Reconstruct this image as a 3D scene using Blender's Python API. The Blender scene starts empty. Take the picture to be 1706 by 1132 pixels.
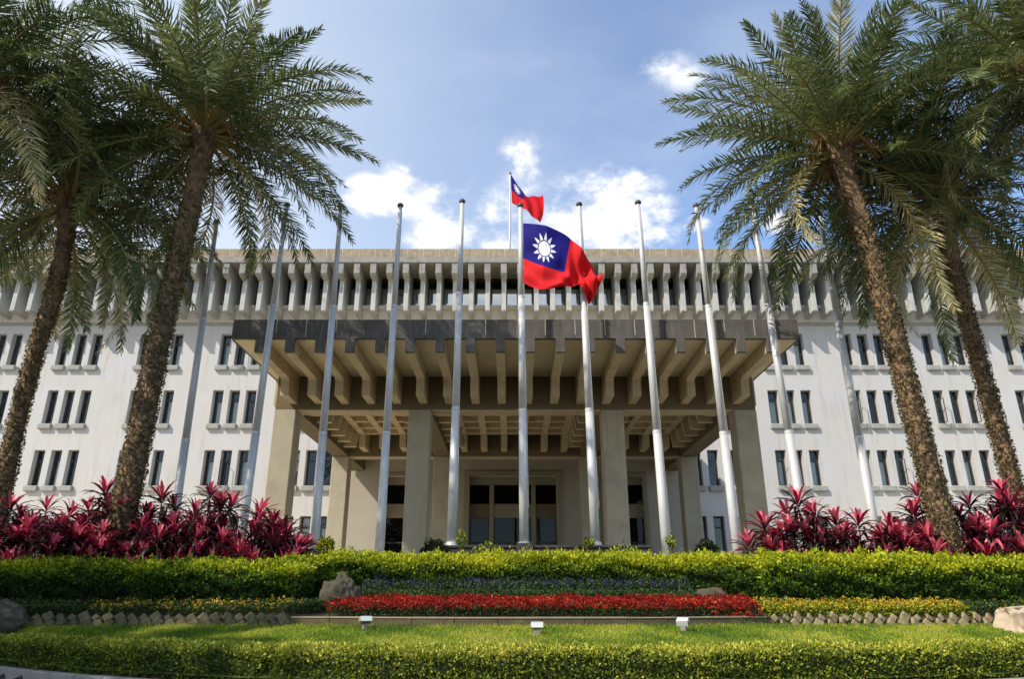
import bpy, math, random
import numpy as np
from mathutils import Vector, Matrix, Euler

rad = math.radians
rng = np.random.default_rng(7)
random.seed(7)
S = bpy.context.scene
COL = S.collection

# ------------------------------------------------------------------ camera
EYE = 1.2
PITCH = 20.0
cam_d = bpy.data.cameras.new('camera')
cam_d.sensor_width = 36.0
cam_d.lens = 36.0 * 1200 / 1706
cam_d.clip_start = 0.1
cam_d.clip_end = 3000
cam = bpy.data.objects.new('camera', cam_d)
COL.objects.link(cam)
cam.location = (0, 0, EYE)
cam.rotation_euler = (rad(90 + PITCH), 0, 0)
S.camera = cam

# ------------------------------------------------------------------ sun, sky, exposure
SUN_TRAVEL = Vector((1.35, 1.0, -1.5)).normalized()
sun_el = math.asin(-SUN_TRAVEL.z)
sun_rot = math.atan2(-SUN_TRAVEL.x, -SUN_TRAVEL.y)
sun_d = bpy.data.lights.new('sun', 'SUN')
sun_d.energy = 4.0
sun_d.angle = rad(0.6)
sun_d.color = (1.0, 0.93, 0.82)
sun = bpy.data.objects.new('sun', sun_d)
COL.objects.link(sun)
sun.rotation_euler = SUN_TRAVEL.to_track_quat('-Z', 'Y').to_euler()
sun.location = (-30, -20, 40)

S.view_settings.view_transform = 'Standard'
S.view_settings.look = 'None'
S.view_settings.gamma = 1
S.view_settings.exposure = 0.30
S.view_settings.use_curve_mapping = False


def ray_dir(px, py):
    th = rad(PITCH)
    u = (px - 853) / 1200
    v = (566 - py) / 1200
    return Vector((u, math.cos(th) - v * math.sin(th), math.sin(th) + v * math.cos(th))).normalized()


def at(px, py, Y):
    d = ray_dir(px, py)
    t = Y / d.y
    return Vector((d.x * t, Y, EYE + d.z * t))


class NT:
    def __init__(s, tree):
        s.t = tree

    def n(s, typ, **kw):
        nd = s.t.nodes.new(typ)
        for k, v in kw.items():
            if k.startswith('i_'):
                nd.inputs[int(k[2:])].default_value = v
            else:
                setattr(nd, k, v)
        return nd

    def link(s, a, b):
        s.t.links.new(a, b)

    def math(s, op, a, b=None, clamp=False):
        nd = s.t.nodes.new('ShaderNodeMath')
        nd.operation = op
        nd.use_clamp = clamp
        for i, x in enumerate((a, b)):
            if x is None:
                continue
            if isinstance(x, (int, float)):
                nd.inputs[i].default_value = x
            else:
                s.link(x, nd.inputs[i])
        return nd.outputs[0]

    def sstep(s, x, e0, e1):
        nd = s.t.nodes.new('ShaderNodeMapRange')
        nd.interpolation_type = 'SMOOTHSTEP'
        s.link(x, nd.inputs[0])
        nd.inputs[1].default_value = e0
        nd.inputs[2].default_value = e1
        return nd.outputs[0]

    def noise(s, vec, scale, detail=4, rough=0.55):
        nd = s.t.nodes.new('ShaderNodeTexNoise')
        nd.inputs['Scale'].default_value = scale
        nd.inputs['Detail'].default_value = detail
        nd.inputs['Roughness'].default_value = rough
        if vec is not None:
            s.link(vec, nd.inputs['Vector'])
        return nd.outputs[0]

    def mapping(s, vec, scale=(1, 1, 1), loc=(0, 0, 0)):
        nd = s.t.nodes.new('ShaderNodeMapping')
        nd.inputs['Scale'].default_value = scale
        nd.inputs['Location'].default_value = loc
        s.link(vec, nd.inputs[0])
        return nd.outputs[0]

    def ramp(s, x, stops):
        nd = s.t.nodes.new('ShaderNodeValToRGB')
        s.link(x, nd.inputs[0])
        e = nd.color_ramp.elements
        while len(e) < len(stops):
            e.new(0.5)
        for el, (p, c) in zip(e, stops):
            el.position = p
            el.color = (*c, 1) if len(c) == 3 else c
        return nd.outputs[0]

    def mix(s, f, a, b, mode='MIX'):
        nd = s.t.nodes.new('ShaderNodeMix')
        nd.data_type = 'RGBA'
        nd.blend_type = mode
        if isinstance(f, (int, float)):
            nd.inputs[0].default_value = f
        else:
            s.link(f, nd.inputs[0])
        for i, x in ((6, a), (7, b)):
            if isinstance(x, tuple):
                nd.inputs[i].default_value = (*x, 1)
            else:
                s.link(x, nd.inputs[i])
        return nd.outputs[2]


world = bpy.data.worlds.new('World')
S.world = world
world.use_nodes = True
W = NT(world.node_tree)
world.node_tree.nodes.clear()
w_out = W.n('ShaderNodeOutputWorld')
w_bg = W.n('ShaderNodeBackground')
w_bg.inputs[1].default_value = 0.15
sky = W.n('ShaderNodeTexSky', sky_type='NISHITA', sun_disc=False, sun_elevation=sun_el,
          sun_rotation=sun_rot, air_density=1.0, dust_density=0.6, ozone_density=1.5)
tc = W.n('ShaderNodeTexCoord')
gen = tc.outputs['Generated']
sep = W.n('ShaderNodeSeparateXYZ')
W.link(gen, sep.inputs[0])
# cloud cover: fractal noise over the whole dome, thickest in soft banks low over the roofs
nz1 = W.noise(W.mapping(gen, (1, 1, 1.5), (3.1, 0.4, 1.7)), 11.0, 9, 0.62)
nz2 = W.noise(W.mapping(gen, (1, 1, 1.2), (0.3, 5.4, 2.2)), 3.0, 4, 0.5)


def bank(px, py, r_h, r_v, wt=1.0):
    d = ray_dir(px, py)
    c = W.n('ShaderNodeVectorMath', operation='SUBTRACT')
    W.link(gen, c.inputs[0])
    c.inputs[1].default_value = d
    s = W.n('ShaderNodeVectorMath', operation='MULTIPLY')
    W.link(c.outputs[0], s.inputs[0])
    s.inputs[1].default_value = (1 / r_h, 1 / r_v, 1 / r_v)
    l = W.n('ShaderNodeVectorMath', operation='LENGTH')
    W.link(s.outputs[0], l.inputs[0])
    return W.math('MULTIPLY', W.math('SUBTRACT', 1.0, l.outputs['Value'], clamp=True), wt)


cover = None
for args in ((715, 325, .085, .050, .85), (680, 300, .05, .035, .7), (900, 390, .16, .085), (1010, 370, .12, .095), (830, 405, .10, .05), (1045, 318, .045, .04), (872, 270, .045, .05, .55),
             (1108, 114, .070, .034, .34), (1142, 128, .06, .030, .34), (620, 330, .06, .04), (760, 395, .09, .04),
             (1300, 372, .04, .02), (1170, 372, .035, .018),
             (-500, 300, .2, .09), (2300, 350, .2, .08), (2900, 250, .25, .09)):
    b = bank(*args)
    cover = b if cover is None else W.math('MAXIMUM', cover, b)
# the same broken cloud all round the rest of the horizon
low = W.math('MULTIPLY', W.sstep(sep.outputs[2], .5, .15), W.sstep(nz2, .56, .72))
cover = W.math('MAXIMUM', cover, W.math('MULTIPLY', W.sstep(sep.outputs[1], -.80, -.93), W.sstep(sep.outputs[2], .22, .34)))  # unseen cloud bank behind the camera, placed for the top-floor pane reflections
back = W.sstep(sep.outputs[1], 0.45, 0.1)
cover = W.math('MAXIMUM', cover, W.math('MULTIPLY', W.math('MULTIPLY', low, back), 0.75))
dens = W.math('ADD', W.math('MULTIPLY', cover, 0.52), W.math('MULTIPLY', W.math('SUBTRACT', nz1, 0.5), 2.1))
cl = W.math('MULTIPLY', W.sstep(dens, 0.05, 0.50), W.sstep(cover, 0.0, 0.4))
veil = W.math('MULTIPLY', W.sstep(W.noise(W.mapping(gen, (1, 1, 2.2), (1.3, 2.2, 0.1)), 2.2, 5, 0.55), 0.45, 0.85), 0.35)
# thin bright air towards the sun's side (left of the picture), as in any sky
hz = W.sstep(sep.outputs[0], 0.35, -0.75)
veil = W.math('ADD', veil, W.math('MULTIPLY', hz, 1.0), clamp=True)
skyc = W.mix(veil, W.mix(1.0, sky.outputs[0], (1.30, 1.33, 1.40), 'MULTIPLY'), (4.5, 5.0, 5.7))
shade = W.ramp(nz1, [(0.36, (3.9, 4.3, 5.0)), (0.62, (6.9, 6.9, 6.9))])
skyc = W.mix(cl, skyc, shade)
W.link(skyc, w_bg.inputs[0])
W.link(w_bg.outputs[0], w_out.inputs[0])

# ------------------------------------------------------------------ materials
MATS = {}


def mat(name, base, rough=0.8, var=0.12, scale=3.0, bump=0.0, bscale=30.0, metal=0.0, spec=0.3,
        streak=None, blotch=None, coord='world'):
    m = bpy.data.materials.new(name)
    m.use_nodes = True
    t = NT(m.node_tree)
    bsdf = m.node_tree.nodes['Principled BSDF']
    geo = t.n('ShaderNodeNewGeometry')
    vec = geo.outputs['Position']
    if coord == 'object':
        vec = t.n('ShaderNodeTexCoord').outputs['Object']
    n = t.noise(vec, scale, 6, 0.6)
    b = Vector(base)
    c = t.ramp(n, [(0.25, tuple(b * (1 - var))), (0.75, tuple(b * (1 + var)))])
    if blotch:
        n2 = t.noise(t.mapping(vec, (1, 1, 1), (7, 3, 1)), blotch[1], 5, 0.65)
        c = t.mix(t.math('MULTIPLY', t.sstep(n2, 0.5, 0.68), blotch[2]), c, blotch[0])
    if streak:   # rain streaks that run down the surface
        n3 = t.noise(t.mapping(vec, (1, 1, 0.10), (2, 9, 4)), streak[1], 5, 0.7)
        c = t.mix(t.math('MULTIPLY', t.sstep(n3, 0.5, 0.72), streak[2]), c, streak[0])
    t.link(c, bsdf.inputs['Base Color'])
    bsdf.inputs['Roughness'].default_value = rough
    bsdf.inputs['Metallic'].default_value = metal
    bsdf.inputs['Specular IOR Level'].default_value = spec
    if bump:
        bn = t.n('ShaderNodeBump')
        bn.inputs['Strength'].default_value = bump
        bn.inputs['Distance'].default_value = 0.02
        t.link(t.noise(vec, bscale, 5, 0.65), bn.inputs['Height'])
        t.link(bn.outputs[0], bsdf.inputs['Normal'])
    MATS[name] = m
    return m


def leaf_mat(name, stops, transl=0.35, rough=0.45, spec=0.35, patch=None):
    """colour by the per-leaf attribute 'tone' (0..1)"""
    m = bpy.data.materials.new(name)
    m.use_nodes = True
    t = NT(m.node_tree)
    nodes = m.node_tree.nodes
    bsdf = nodes['Principled BSDF']
    out = nodes['Material Output']
    a = t.n('ShaderNodeAttribute', attribute_name='tone')
    f = a.outputs['Fac']
    if patch:
        geo = t.n('ShaderNodeNewGeometry')
        f = t.math('ADD', f, t.math('MULTIPLY', t.math('SUBTRACT', t.noise(geo.outputs['Position'], patch[0], 3), 0.5), patch[1]), clamp=True)
    c = t.ramp(f, stops)
    t.link(c, bsdf.inputs['Base Color'])
    bsdf.inputs['Roughness'].default_value = rough
    bsdf.inputs['Specular IOR Level'].default_value = spec
    tr = t.n('ShaderNodeBsdfTranslucent')
    t.link(c, tr.inputs[0])
    mx = t.n('ShaderNodeMixShader')
    mx.inputs[0].default_value = transl
    t.link(bsdf.outputs[0], mx.inputs[1])
    t.link(tr.outputs[0], mx.inputs[2])
    t.link(mx.outputs[0], out.inputs[0])
    MATS[name] = m
    return m


M_portw = mat('shaded_portico_render', (0.38, 0.345, 0.275), .85, .06, .8, .15, 18, blotch=((.36, .31, .22), .5, .6))  # same wall under the canopy, its shade put into a darker tan
M_white = mat('white_render', (0.53, 0.513, 0.485), .85, .035, .8, .15, 18, streak=((0.40, 0.37, 0.32), 3.4, .55), blotch=((.53, .53, .57), .35, .6))
M_sill = mat('sill_concrete', (0.33, 0.33, 0.30), .85, .1, 4, .2, 30, streak=((.25, .25, .22), 6, .6))
M_band = mat('band_concrete', (0.60, 0.57, 0.51), .85, .08, 2, .2, 25, streak=((.40, .36, .29), 4, .5))
M_fin = mat('fin_concrete', (0.47, 0.47, 0.44), .88, .10, 2.5, .25, 25, blotch=((.30, .29, .25), 1.2, .55), streak=((.34, .33, .29), 5, .5))
M_head = mat('stained_concrete', (0.30, 0.29, 0.265), .9, .15, 3, .3, 25, blotch=((.17, .165, .14), 2.4, .6))
M_para = mat('parapet_stone', (0.34, 0.275, 0.19), .9, .28, 3.5, .3, 30, blotch=((.24, .20, .15), 1.3, .65), streak=((.50, .43, .30), 5, .5))
M_mortar = mat('pale_mortar', (0.62, 0.55, 0.40), .9, .15, 6, .3, 40)
M_dark = mat('weathered_fascia', (0.105, 0.095, 0.084), .92, .22, 1.8, .35, 22, streak=((.22, .205, .18), 7, .55), blotch=((.16, .145, .13), .9, .5))
M_tan = mat('tan_concrete', (0.50, 0.405, 0.25), .85, .08, 1.5, .25, 30, blotch=((.36, .26, .13), 1.1, .65), streak=((.36, .28, .17), 5, .4))
M_tand = mat('brown_girder', (0.165, 0.125, 0.07), .88, .12, 1.2, .25, 30, blotch=((.13, .10, .055), .9, .6))
M_soffit = mat('soffit_plaster', (0.66, 0.56, 0.36), .9, .06, 1.0, .1, 30, blotch=((.48, .40, .26), .7, .5))
M_col = mat('column_concrete', (0.40, 0.355, 0.26), .88, .10, 1.3, .25, 28, blotch=((.29, .25, .18), .9, .5), streak=((.30, .25, .17), 3, .4))
M_portal = mat('portal_plaster', (0.27, 0.235, 0.155), .85, .06, 1.0, .15, 25)
M_frame = mat('window_frame', (0.05, 0.05, 0.05), .5, .1, 5)
M_blind = mat('blind', (0.80, 0.80, 0.80), .8, .05, 3)
M_room = mat('dark_interior', (0.014, 0.012, 0.010), .9, .3, 1)
M_floor = mat('forecourt_paving', (0.60, 0.54, 0.42), .85, .1, 1.5, .2, 20)
M_steel = mat('pole_metal', (0.60, 0.59, 0.565), .42, .10, 6, .05, 60, metal=.10, spec=.5, blotch=((.48, .48, .49), 2.5, .5))
M_finial = mat('finial_metal', (0.10, 0.10, 0.10), .5, .15, 6, metal=.3)
M_gran = mat('dark_granite', (0.05, 0.045, 0.045), .6, .25, 18, .1, 60)
M_rock = mat('boulder_stone', (0.085, 0.072, 0.046), .9, .35, 2.8, 1.0, 9, blotch=((.06, .06, .03), 2.2, .85), streak=((.14, .09, .06), 5, .5), coord='object')
M_rockp = mat('pale_boulder_stone', (0.50, 0.39, 0.28), .9, .25, 3, .8, 8, blotch=((.55, .50, .44), 2.2, .7), coord='object')
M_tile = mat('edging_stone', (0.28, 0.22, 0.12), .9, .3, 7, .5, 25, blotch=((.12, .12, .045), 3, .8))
M_tilem = mat('shaded_mossy_edging_stone', (0.13, 0.11, 0.06), .95, .35, 7, .6, 25, blotch=((.06, .075, .025), 3, .8))  # moss, plus the left side's shade put into a darker base
M_wallst = mat('bed_edging_concrete', (0.105, 0.082, 0.045), .9, .22, 5, .5, 25, blotch=((.14, .13, .06), 2.0, .75))
M_cap = mat('bed_edging_cap', (0.30, 0.25, 0.165), .9, .2, 5, .4, 25, blotch=((.26, .23, .12), 3, .5))
M_soil = mat('soil', (0.07, 0.05, 0.03), .95, .4, 8, .8, 20)
M_twig = mat('hedge_twigs', (0.022, 0.034, 0.010), .95, .5, 12)
M_lawn = mat('lawn_ground', (0.085, 0.13, 0.025), .95, .35, 2.0, .8, 40)
M_road = mat('asphalt', (0.06, 0.06, 0.058), .9, .2, 6, .4, 80)
M_kerb = mat('kerb_concrete', (0.34, 0.33, 0.30), .9, .15, 5, .4, 40, blotch=((.22, .21, .18), 4, .5))
M_bark = mat('palm_bark', (0.10, 0.066, 0.04), .95, .45, 9, .9, 30, blotch=((.06, .045, .028), 4, .7))
M_stub = mat('leaf_base_bark', (0.21, 0.135, 0.070), .95, .5, 5, .8, 40, blotch=((.07, .05, .035), 1.6, .85))
M_rachis = mat('rachis', (0.27, 0.22, 0.07), .6, .2, 4)
M_fruit = mat('fruit_stalk', (0.27, 0.14, 0.05), .7, .3, 8)
M_cstem = mat('cordyline_stem', (0.13, 0.10, 0.075), .9, .3, 9, .3, 40)
M_lampw = mat('lamp_glass', (0.66, 0.68, 0.66), .3, .03, 4, spec=.6)
M_lampb = mat('lamp_body', (0.25, 0.225, 0.18), .6, .15, 6)
M_redbox = mat('dark_red_board', (0.05, 0.016, 0.014), .5, .2, 4)
M_green = mat('sign_green', (0.03, 0.14, 0.08), .5, .05, 4)
M_signw = mat('sign_white', (0.78, 0.80, 0.76), .5, .03, 4)
M_brass = mat('pale_metal', (0.6, 0.58, 0.5), .35, .1, 6, metal=.3)

G_palm = leaf_mat('palm_leaflet', [(0, (.032, .050, .016)), (.35, (.085, .120, .036)), (.58, (.17, .215, .075)), (.85, (.38, .37, .14)), (1, (.62, .52, .28))], .30, .38, .5)
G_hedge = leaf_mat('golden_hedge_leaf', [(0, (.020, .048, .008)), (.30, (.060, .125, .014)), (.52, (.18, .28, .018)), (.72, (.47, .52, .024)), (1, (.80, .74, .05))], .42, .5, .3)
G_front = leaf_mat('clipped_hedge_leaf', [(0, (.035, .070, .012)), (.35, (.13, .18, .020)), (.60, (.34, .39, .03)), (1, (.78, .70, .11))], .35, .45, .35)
G_grass = leaf_mat('grass_blade', [(0, (.05, .12, .012)), (.40, (.17, .28, .018)), (.70, (.42, .48, .03)), (1, (.62, .58, .10))], .40, .6, .2, patch=(.8, 2.4))  # large patches put dappled sun and shade into the blade colour
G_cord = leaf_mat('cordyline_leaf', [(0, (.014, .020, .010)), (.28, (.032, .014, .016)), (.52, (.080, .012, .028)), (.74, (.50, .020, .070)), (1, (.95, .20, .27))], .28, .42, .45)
G_red = leaf_mat('red_flower', [(0, (.10, .012, .010)), (.5, (.40, .022, .014)), (.85, (.62, .045, .018)), (1, (.75, .28, .08))], .3, .6, .2, patch=(1.3, .55))
G_yel = leaf_mat('yellow_flower', [(0, (.30, .20, .02)), (.6, (.72, .50, .03)), (1, (.85, .66, .20))], .3, .6, .2)
G_low = leaf_mat('low_foliage', [(0, (.016, .040, .012)), (.6, (.045, .085, .020)), (1, (.10, .14, .03))], .3, .5, .3)
G_sage = leaf_mat('grey_green_foliage', [(0, (.028, .062, .018)), (.6, (.065, .12, .032)), (1, (.14, .20, .06))], .3, .6, .2)
G_purp = leaf_mat('purple_spike', [(0, (.035, .03, .08)), (.6, (.075, .065, .20)), (1, (.17, .15, .32))], .2, .6, .2)
G_ivy = leaf_mat('creeper_leaf', [(0, (.035, .040, .015)), (.5, (.12, .105, .035)), (1, (.30, .24, .11))], .3, .6, .2)
G_shrub = leaf_mat('dark_shrub_leaf', [(0, (.010, .020, .008)), (.7, (.03, .05, .016)), (1, (.08, .09, .03))], .2, .5, .3)


def glass_mat(k=1.0):
    m = bpy.data.materials.new('window_glass')
    m.use_nodes = True
    t = NT(m.node_tree)
    nodes = m.node_tree.nodes
    nodes.clear()
    out = t.n('ShaderNodeOutputMaterial')
    gl = t.n('ShaderNodeBsdfGlossy')
    gl.inputs['Roughness'].default_value = 0.03
    gl.inputs[0].default_value = (.85, .9, .95, 1)
    tr = t.n('ShaderNodeBsdfTransparent')
    tr.inputs[0].default_value = (.80, .84, .82, 1)
    mx = t.n('ShaderNodeMixShader')
    fr = t.n('ShaderNodeFresnel')
    fr.inputs[0].default_value = 1.6
    t.link(t.math('MULTIPLY', t.math('ADD', fr.outputs[0], 0.06, clamp=True), k), mx.inputs[0])
    t.link(tr.outputs[0], mx.inputs[1])
    t.link(gl.outputs[0], mx.inputs[2])
    t.link(mx.outputs[0], out.inputs[0])
    return m


M_glass = glass_mat(3.6)
M_dglass = glass_mat(.09)
M_fglass = glass_mat(.32)


def flag_mat():
    m = bpy.data.materials.new('flag_cloth')
    m.use_nodes = True
    t = NT(m.node_tree)
    nodes = m.node_tree.nodes
    bsdf = nodes['Principled BSDF']
    out = nodes['Material Output']
    uv = t.n('ShaderNodeUVMap')
    sp = t.n('ShaderNodeSeparateXYZ')
    t.link(uv.outputs[0], sp.inputs[0])
    u, v = sp.outputs[0], sp.outputs[1]          # u 0..1.5, v 0..1 (flag units of its own height)
    canton = t.math('MULTIPLY', t.math('LESS_THAN', u, 0.75), t.math('GREATER_THAN', v, 0.5))
    dx = t.math('SUBTRACT', u, 0.375)
    dy = t.math('SUBTRACT', v, 0.75)
    r = t.math('SQRT', t.math('ADD', t.math('MULTIPLY', dx, dx), t.math('MULTIPLY', dy, dy)))
    ang = t.math('ARCTAN2', dx, dy)
    k = t.math('MULTIPLY', ang, 12 / (2 * math.pi))
    fr = t.math('ABSOLUTE', t.math('SUBTRACT', k, t.math('ROUND', k)))     # 0 on a ray's axis .. .5
    # triangular ray from r=.107 to r=.188
    hw = t.math('DIVIDE', t.math('SUBTRACT', 0.188, r), 0.081)
    ray = t.math('MULTIPLY', t.math('LESS_THAN', fr, t.math('MULTIPLY', hw, 0.40)), t.math('GREATER_THAN', r, 0.107))
    disc = t.math('LESS_THAN', r, 0.094)
    white = t.math('MAXIMUM', disc, ray)
    c = t.mix(canton, (.78, .022, .028), (.016, .012, .20))
    c = t.mix(white, c, (.85, .86, .88))
    t.link(c, bsdf.inputs['Base Color'])
    bsdf.inputs['Roughness'].default_value = 0.75
    bsdf.inputs['Specular IOR Level'].default_value = .15
    tr = t.n('ShaderNodeBsdfTranslucent')
    t.link(c, tr.inputs[0])
    mx = t.n('ShaderNodeMixShader')
    mx.inputs[0].default_value = .22
    t.link(bsdf.outputs[0], mx.inputs[1])
    t.link(tr.outputs[0], mx.inputs[2])
    t.link(mx.outputs[0], out.inputs[0])
    return m


M_flag = flag_mat()

# ------------------------------------------------------------------ object helpers


def tag(o, label=None, cat=None, group=None, kind=None):
    if label:
        o['label'] = label
    if cat:
        o['category'] = cat
    if group:
        o['group'] = group
    if kind:
        o['kind'] = kind
    return o


def empty(name, loc=(0, 0, 0), rz=0):
    o = bpy.data.objects.new(name, None)
    o.empty_display_size = .3
    o.location = loc
    o.rotation_euler = (0, 0, rz)
    COL.objects.link(o)
    return o


def link(name, me, parent=None, loc=(0, 0, 0), rot=(0, 0, 0), scale=None):
    o = bpy.data.objects.new(name, me)
    COL.objects.link(o)
    if parent:
        o.parent = parent
    o.location = loc
    o.rotation_euler = rot
    if scale:
        o.scale = scale
    return o


def pmesh(name, verts, faces, m, smooth=False):
    me = bpy.data.meshes.new(name)
    me.from_pydata([tuple(v) for v in verts], [], faces)
    me.materials.append(m)
    if smooth:
        for p in me.polygons:
            p.use_smooth = True
    me.update()
    return me


class MB:
    def __init__(s):
        s.v = []
        s.f = []

    def box(s, x0, x1, y0, y1, z0, z1, bev=0.0):
        """box; bev > 0 chamfers the four edges along its longest front outline"""
        b = len(s.v)
        s.v += [(x0, y0, z0), (x1, y0, z0), (x1, y1, z0), (x0, y1, z0),
                (x0, y0, z1), (x1, y0, z1), (x1, y1, z1), (x0, y1, z1)]
        s.f += [(b, b + 3, b + 2, b + 1), (b + 4, b + 5, b + 6, b + 7), (b, b + 1, b + 5, b + 4),
                (b + 1, b + 2, b + 6, b + 5), (b + 2, b + 3, b + 7, b + 6), (b + 3, b, b + 4, b + 7)]
        return s

    def quad(s, a, b, c, d):
        n = len(s.v)
        s.v += [a, b, c, d]
        s.f.append((n, n + 1, n + 2, n + 3))
        return s

    def prism_x(s, prof, x0, x1):
        """polygon given in (y, z), extruded from x0 to x1"""
        n = len(prof)
        b = len(s.v)
        s.v += [(x0, y, z) for y, z in prof] + [(x1, y, z) for y, z in prof]
        s.f.append(tuple(range(b, b + n)))
        s.f.append(tuple(range(b + 2 * n - 1, b + n - 1, -1)))
        for i in range(n):
            j = (i + 1) % n
            s.f.append((b + i, b + n + i, b + n + j, b + j))
        return s

    def prism_y(s, prof, y0, y1):
        """polygon given in (x, z), extruded from y0 to y1"""
        n = len(prof)
        b = len(s.v)
        s.v += [(x, y0, z) for x, z in prof] + [(x, y1, z) for x, z in prof]
        s.f.append(tuple(range(b + n - 1, b - 1, -1)))
        s.f.append(tuple(range(b + n, b + 2 * n)))
        for i in range(n):
            j = (i + 1) % n
            s.f.append((b + j, b + n + j, b + n + i, b + i))
        return s

    def tube(s, pts, radii, seg=12, cap=True):
        b0 = len(s.v)
        pts = [Vector(p) for p in pts]
        for i, p in enumerate(pts):
            d = (pts[min(i + 1, len(pts) - 1)] - pts[max(i - 1, 0)]).normalized()
            a = d.cross(Vector((0, 1, 0.01))).normalized()
            if a.length < .1:
                a = Vector((1, 0, 0))
            c = d.cross(a).normalized()
            for k in range(seg):
                t = 2 * math.pi * k / seg
                s.v.append(tuple(p + (a * math.cos(t) + c * math.sin(t)) * radii[i]))
        for i in range(len(pts) - 1):
            for k in range(seg):
                k2 = (k + 1) % seg
                s.f.append((b0 + i * seg + k, b0 + (i + 1) * seg + k, b0 + (i + 1) * seg + k2, b0 + i * seg + k2))
        if cap:
            s.f.append(tuple(b0 + k for k in range(seg)))
            s.f.append(tuple(b0 + (len(pts) - 1) * seg + k for k in reversed(range(seg))))
        return s

    def mesh(s, name, m, smooth=False, bev=0.0):
        me = pmesh(name, s.v, s.f, m, smooth)
        import bmesh
        bm = bmesh.new()
        bm.from_mesh(me)
        bmesh.ops.recalc_face_normals(bm, faces=bm.faces[:])
        if bev > 0:
            bmesh.ops.bevel(bm, geom=bm.edges[:], offset=bev, segments=1, affect='EDGES', clamp_overlap=True)
        bm.to_mesh(me)
        bm.free()
        return me

    def build(s, name, m, parent=None, smooth=False, bev=0.0):
        return link(name, s.mesh(name, m, smooth, bev), parent)


def np_mesh(name, V, F, m, tone=None, smooth=False):
    """V (n,3), F (k,3|4) -> mesh, tone = per-vertex float"""
    me = bpy.data.meshes.new(name)
    n, (k, w) = len(V), F.shape
    me.vertices.add(n)
    me.vertices.foreach_set('co', np.ascontiguousarray(V, dtype=np.float32).ravel())
    me.loops.add(k * w)
    me.loops.foreach_set('vertex_index', np.ascontiguousarray(F, dtype=np.int32).ravel())
    me.polygons.add(k)
    me.polygons.foreach_set('loop_start', np.arange(0, k * w, w, dtype=np.int32))
    me.polygons.foreach_set('loop_total', np.full(k, w, dtype=np.int32))
    if smooth:
        me.polygons.foreach_set('use_smooth', np.ones(k, dtype=bool))
    me.materials.append(m)
    if tone is not None:
        at_ = me.attributes.new('tone', 'FLOAT', 'POINT')
        at_.data.foreach_set('value', np.ascontiguousarray(tone, dtype=np.float32))
    me.update(calc_edges=True)
    return me


def unit(a):
    return a / np.maximum(np.linalg.norm(a, axis=-1, keepdims=True), 1e-9)


def rand_unit(n):
    return unit(rng.normal(size=(n, 3)))


def leaves(P, D, L, Wd, tone, fold=0.25, up=None):
    """folded diamond leaves: base P, axis D, length L, width Wd. -> V, F(tris), tone"""
    n = len(P)
    D = unit(D)
    U = rand_unit(n) if up is None else up
    Sd = unit(np.cross(D, U))
    N = np.cross(Sd, D)
    L = np.broadcast_to(np.asarray(L, float).reshape(-1, 1), (n, 1))
    Wd = np.broadcast_to(np.asarray(Wd, float).reshape(-1, 1), (n, 1))
    a = P
    b = P + D * L * .5 + Sd * Wd * .5 + N * Wd * fold
    c = P + D * L
    d = P + D * L * .5 - Sd * Wd * .5 + N * Wd * fold
    V = np.stack([a, b, c, d], 1).reshape(-1, 3)
    i = np.arange(n) * 4
    F = np.concatenate([np.stack([i, i + 1, i + 2], 1), np.stack([i, i + 2, i + 3], 1)])
    return V, F, np.repeat(tone, 4)


def join(parts):
    Vs, Fs, Ts, o = [], [], [], 0
    for V, F, T in parts:
        Vs.append(V)
        Fs.append(F + o)
        Ts.append(T)
        o += len(V)
    return np.concatenate(Vs), np.concatenate(Fs), np.concatenate(Ts)


def fnoise(x, y, s=1.0, seed=0):
    return (np.sin(x * 1.7 * s + seed) * np.cos(y * 2.3 * s + seed * 1.3) + .6 * np.sin(x * 4.1 * s + y * 3.1 * s + seed * 2.1)
            + .4 * np.sin(x * 9.3 * s - y * 7.7 * s + seed * .7)) / 2.0

# ------------------------------------------------------------------ terrain
def E_(X):
    return np.minimum(10 + np.where(X > 0, .024, .044) * X * X, 13.6)


def W_(X):
    return 13.8 + np.minimum(.042 * X * X, 1.1)


def gz(X, Y):
    X = np.asarray(X, float)
    Y = np.asarray(Y, float)
    e, w = E_(X), W_(X)
    lawn = .18 + np.clip((Y - e) / (w - e), 0, 1) ** 0.9 * .58
    bed = .90 + np.clip((Y - w - .12) / (16.6 - w), 0, 1) * .36
    back = 1.26 + np.clip((Y - 16.6) / 1.6, 0, 1) * .30
    z = np.where(Y < e, -0.004, np.where(Y < w + .06, lawn, np.where(Y < 16.6, bed, back)))
    return z


def sheet(name, xs, y_lo, y_hi, ny, m, dz=0.0, kind='structure'):
    X = np.repeat(np.asarray(xs)[:, None], ny, 1)
    t = np.linspace(0, 1, ny)[None, :]
    Y = y_lo(X) * (1 - t) + y_hi(X) * t
    Z = gz(X, np.clip(Y, y_lo(X) + .001, None)) + dz
    V = np.stack([X, Y, Z], -1).reshape(-1, 3)
    nx = len(xs)
    i = np.arange(nx - 1)[:, None] * ny + np.arange(ny - 1)[None, :]
    F = np.stack([i, i + ny, i + ny + 1, i + 1], -1).reshape(-1, 4)
    o = link(name, np_mesh(name, V, F, m, smooth=True))
    o['kind'] = kind
    return o


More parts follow.
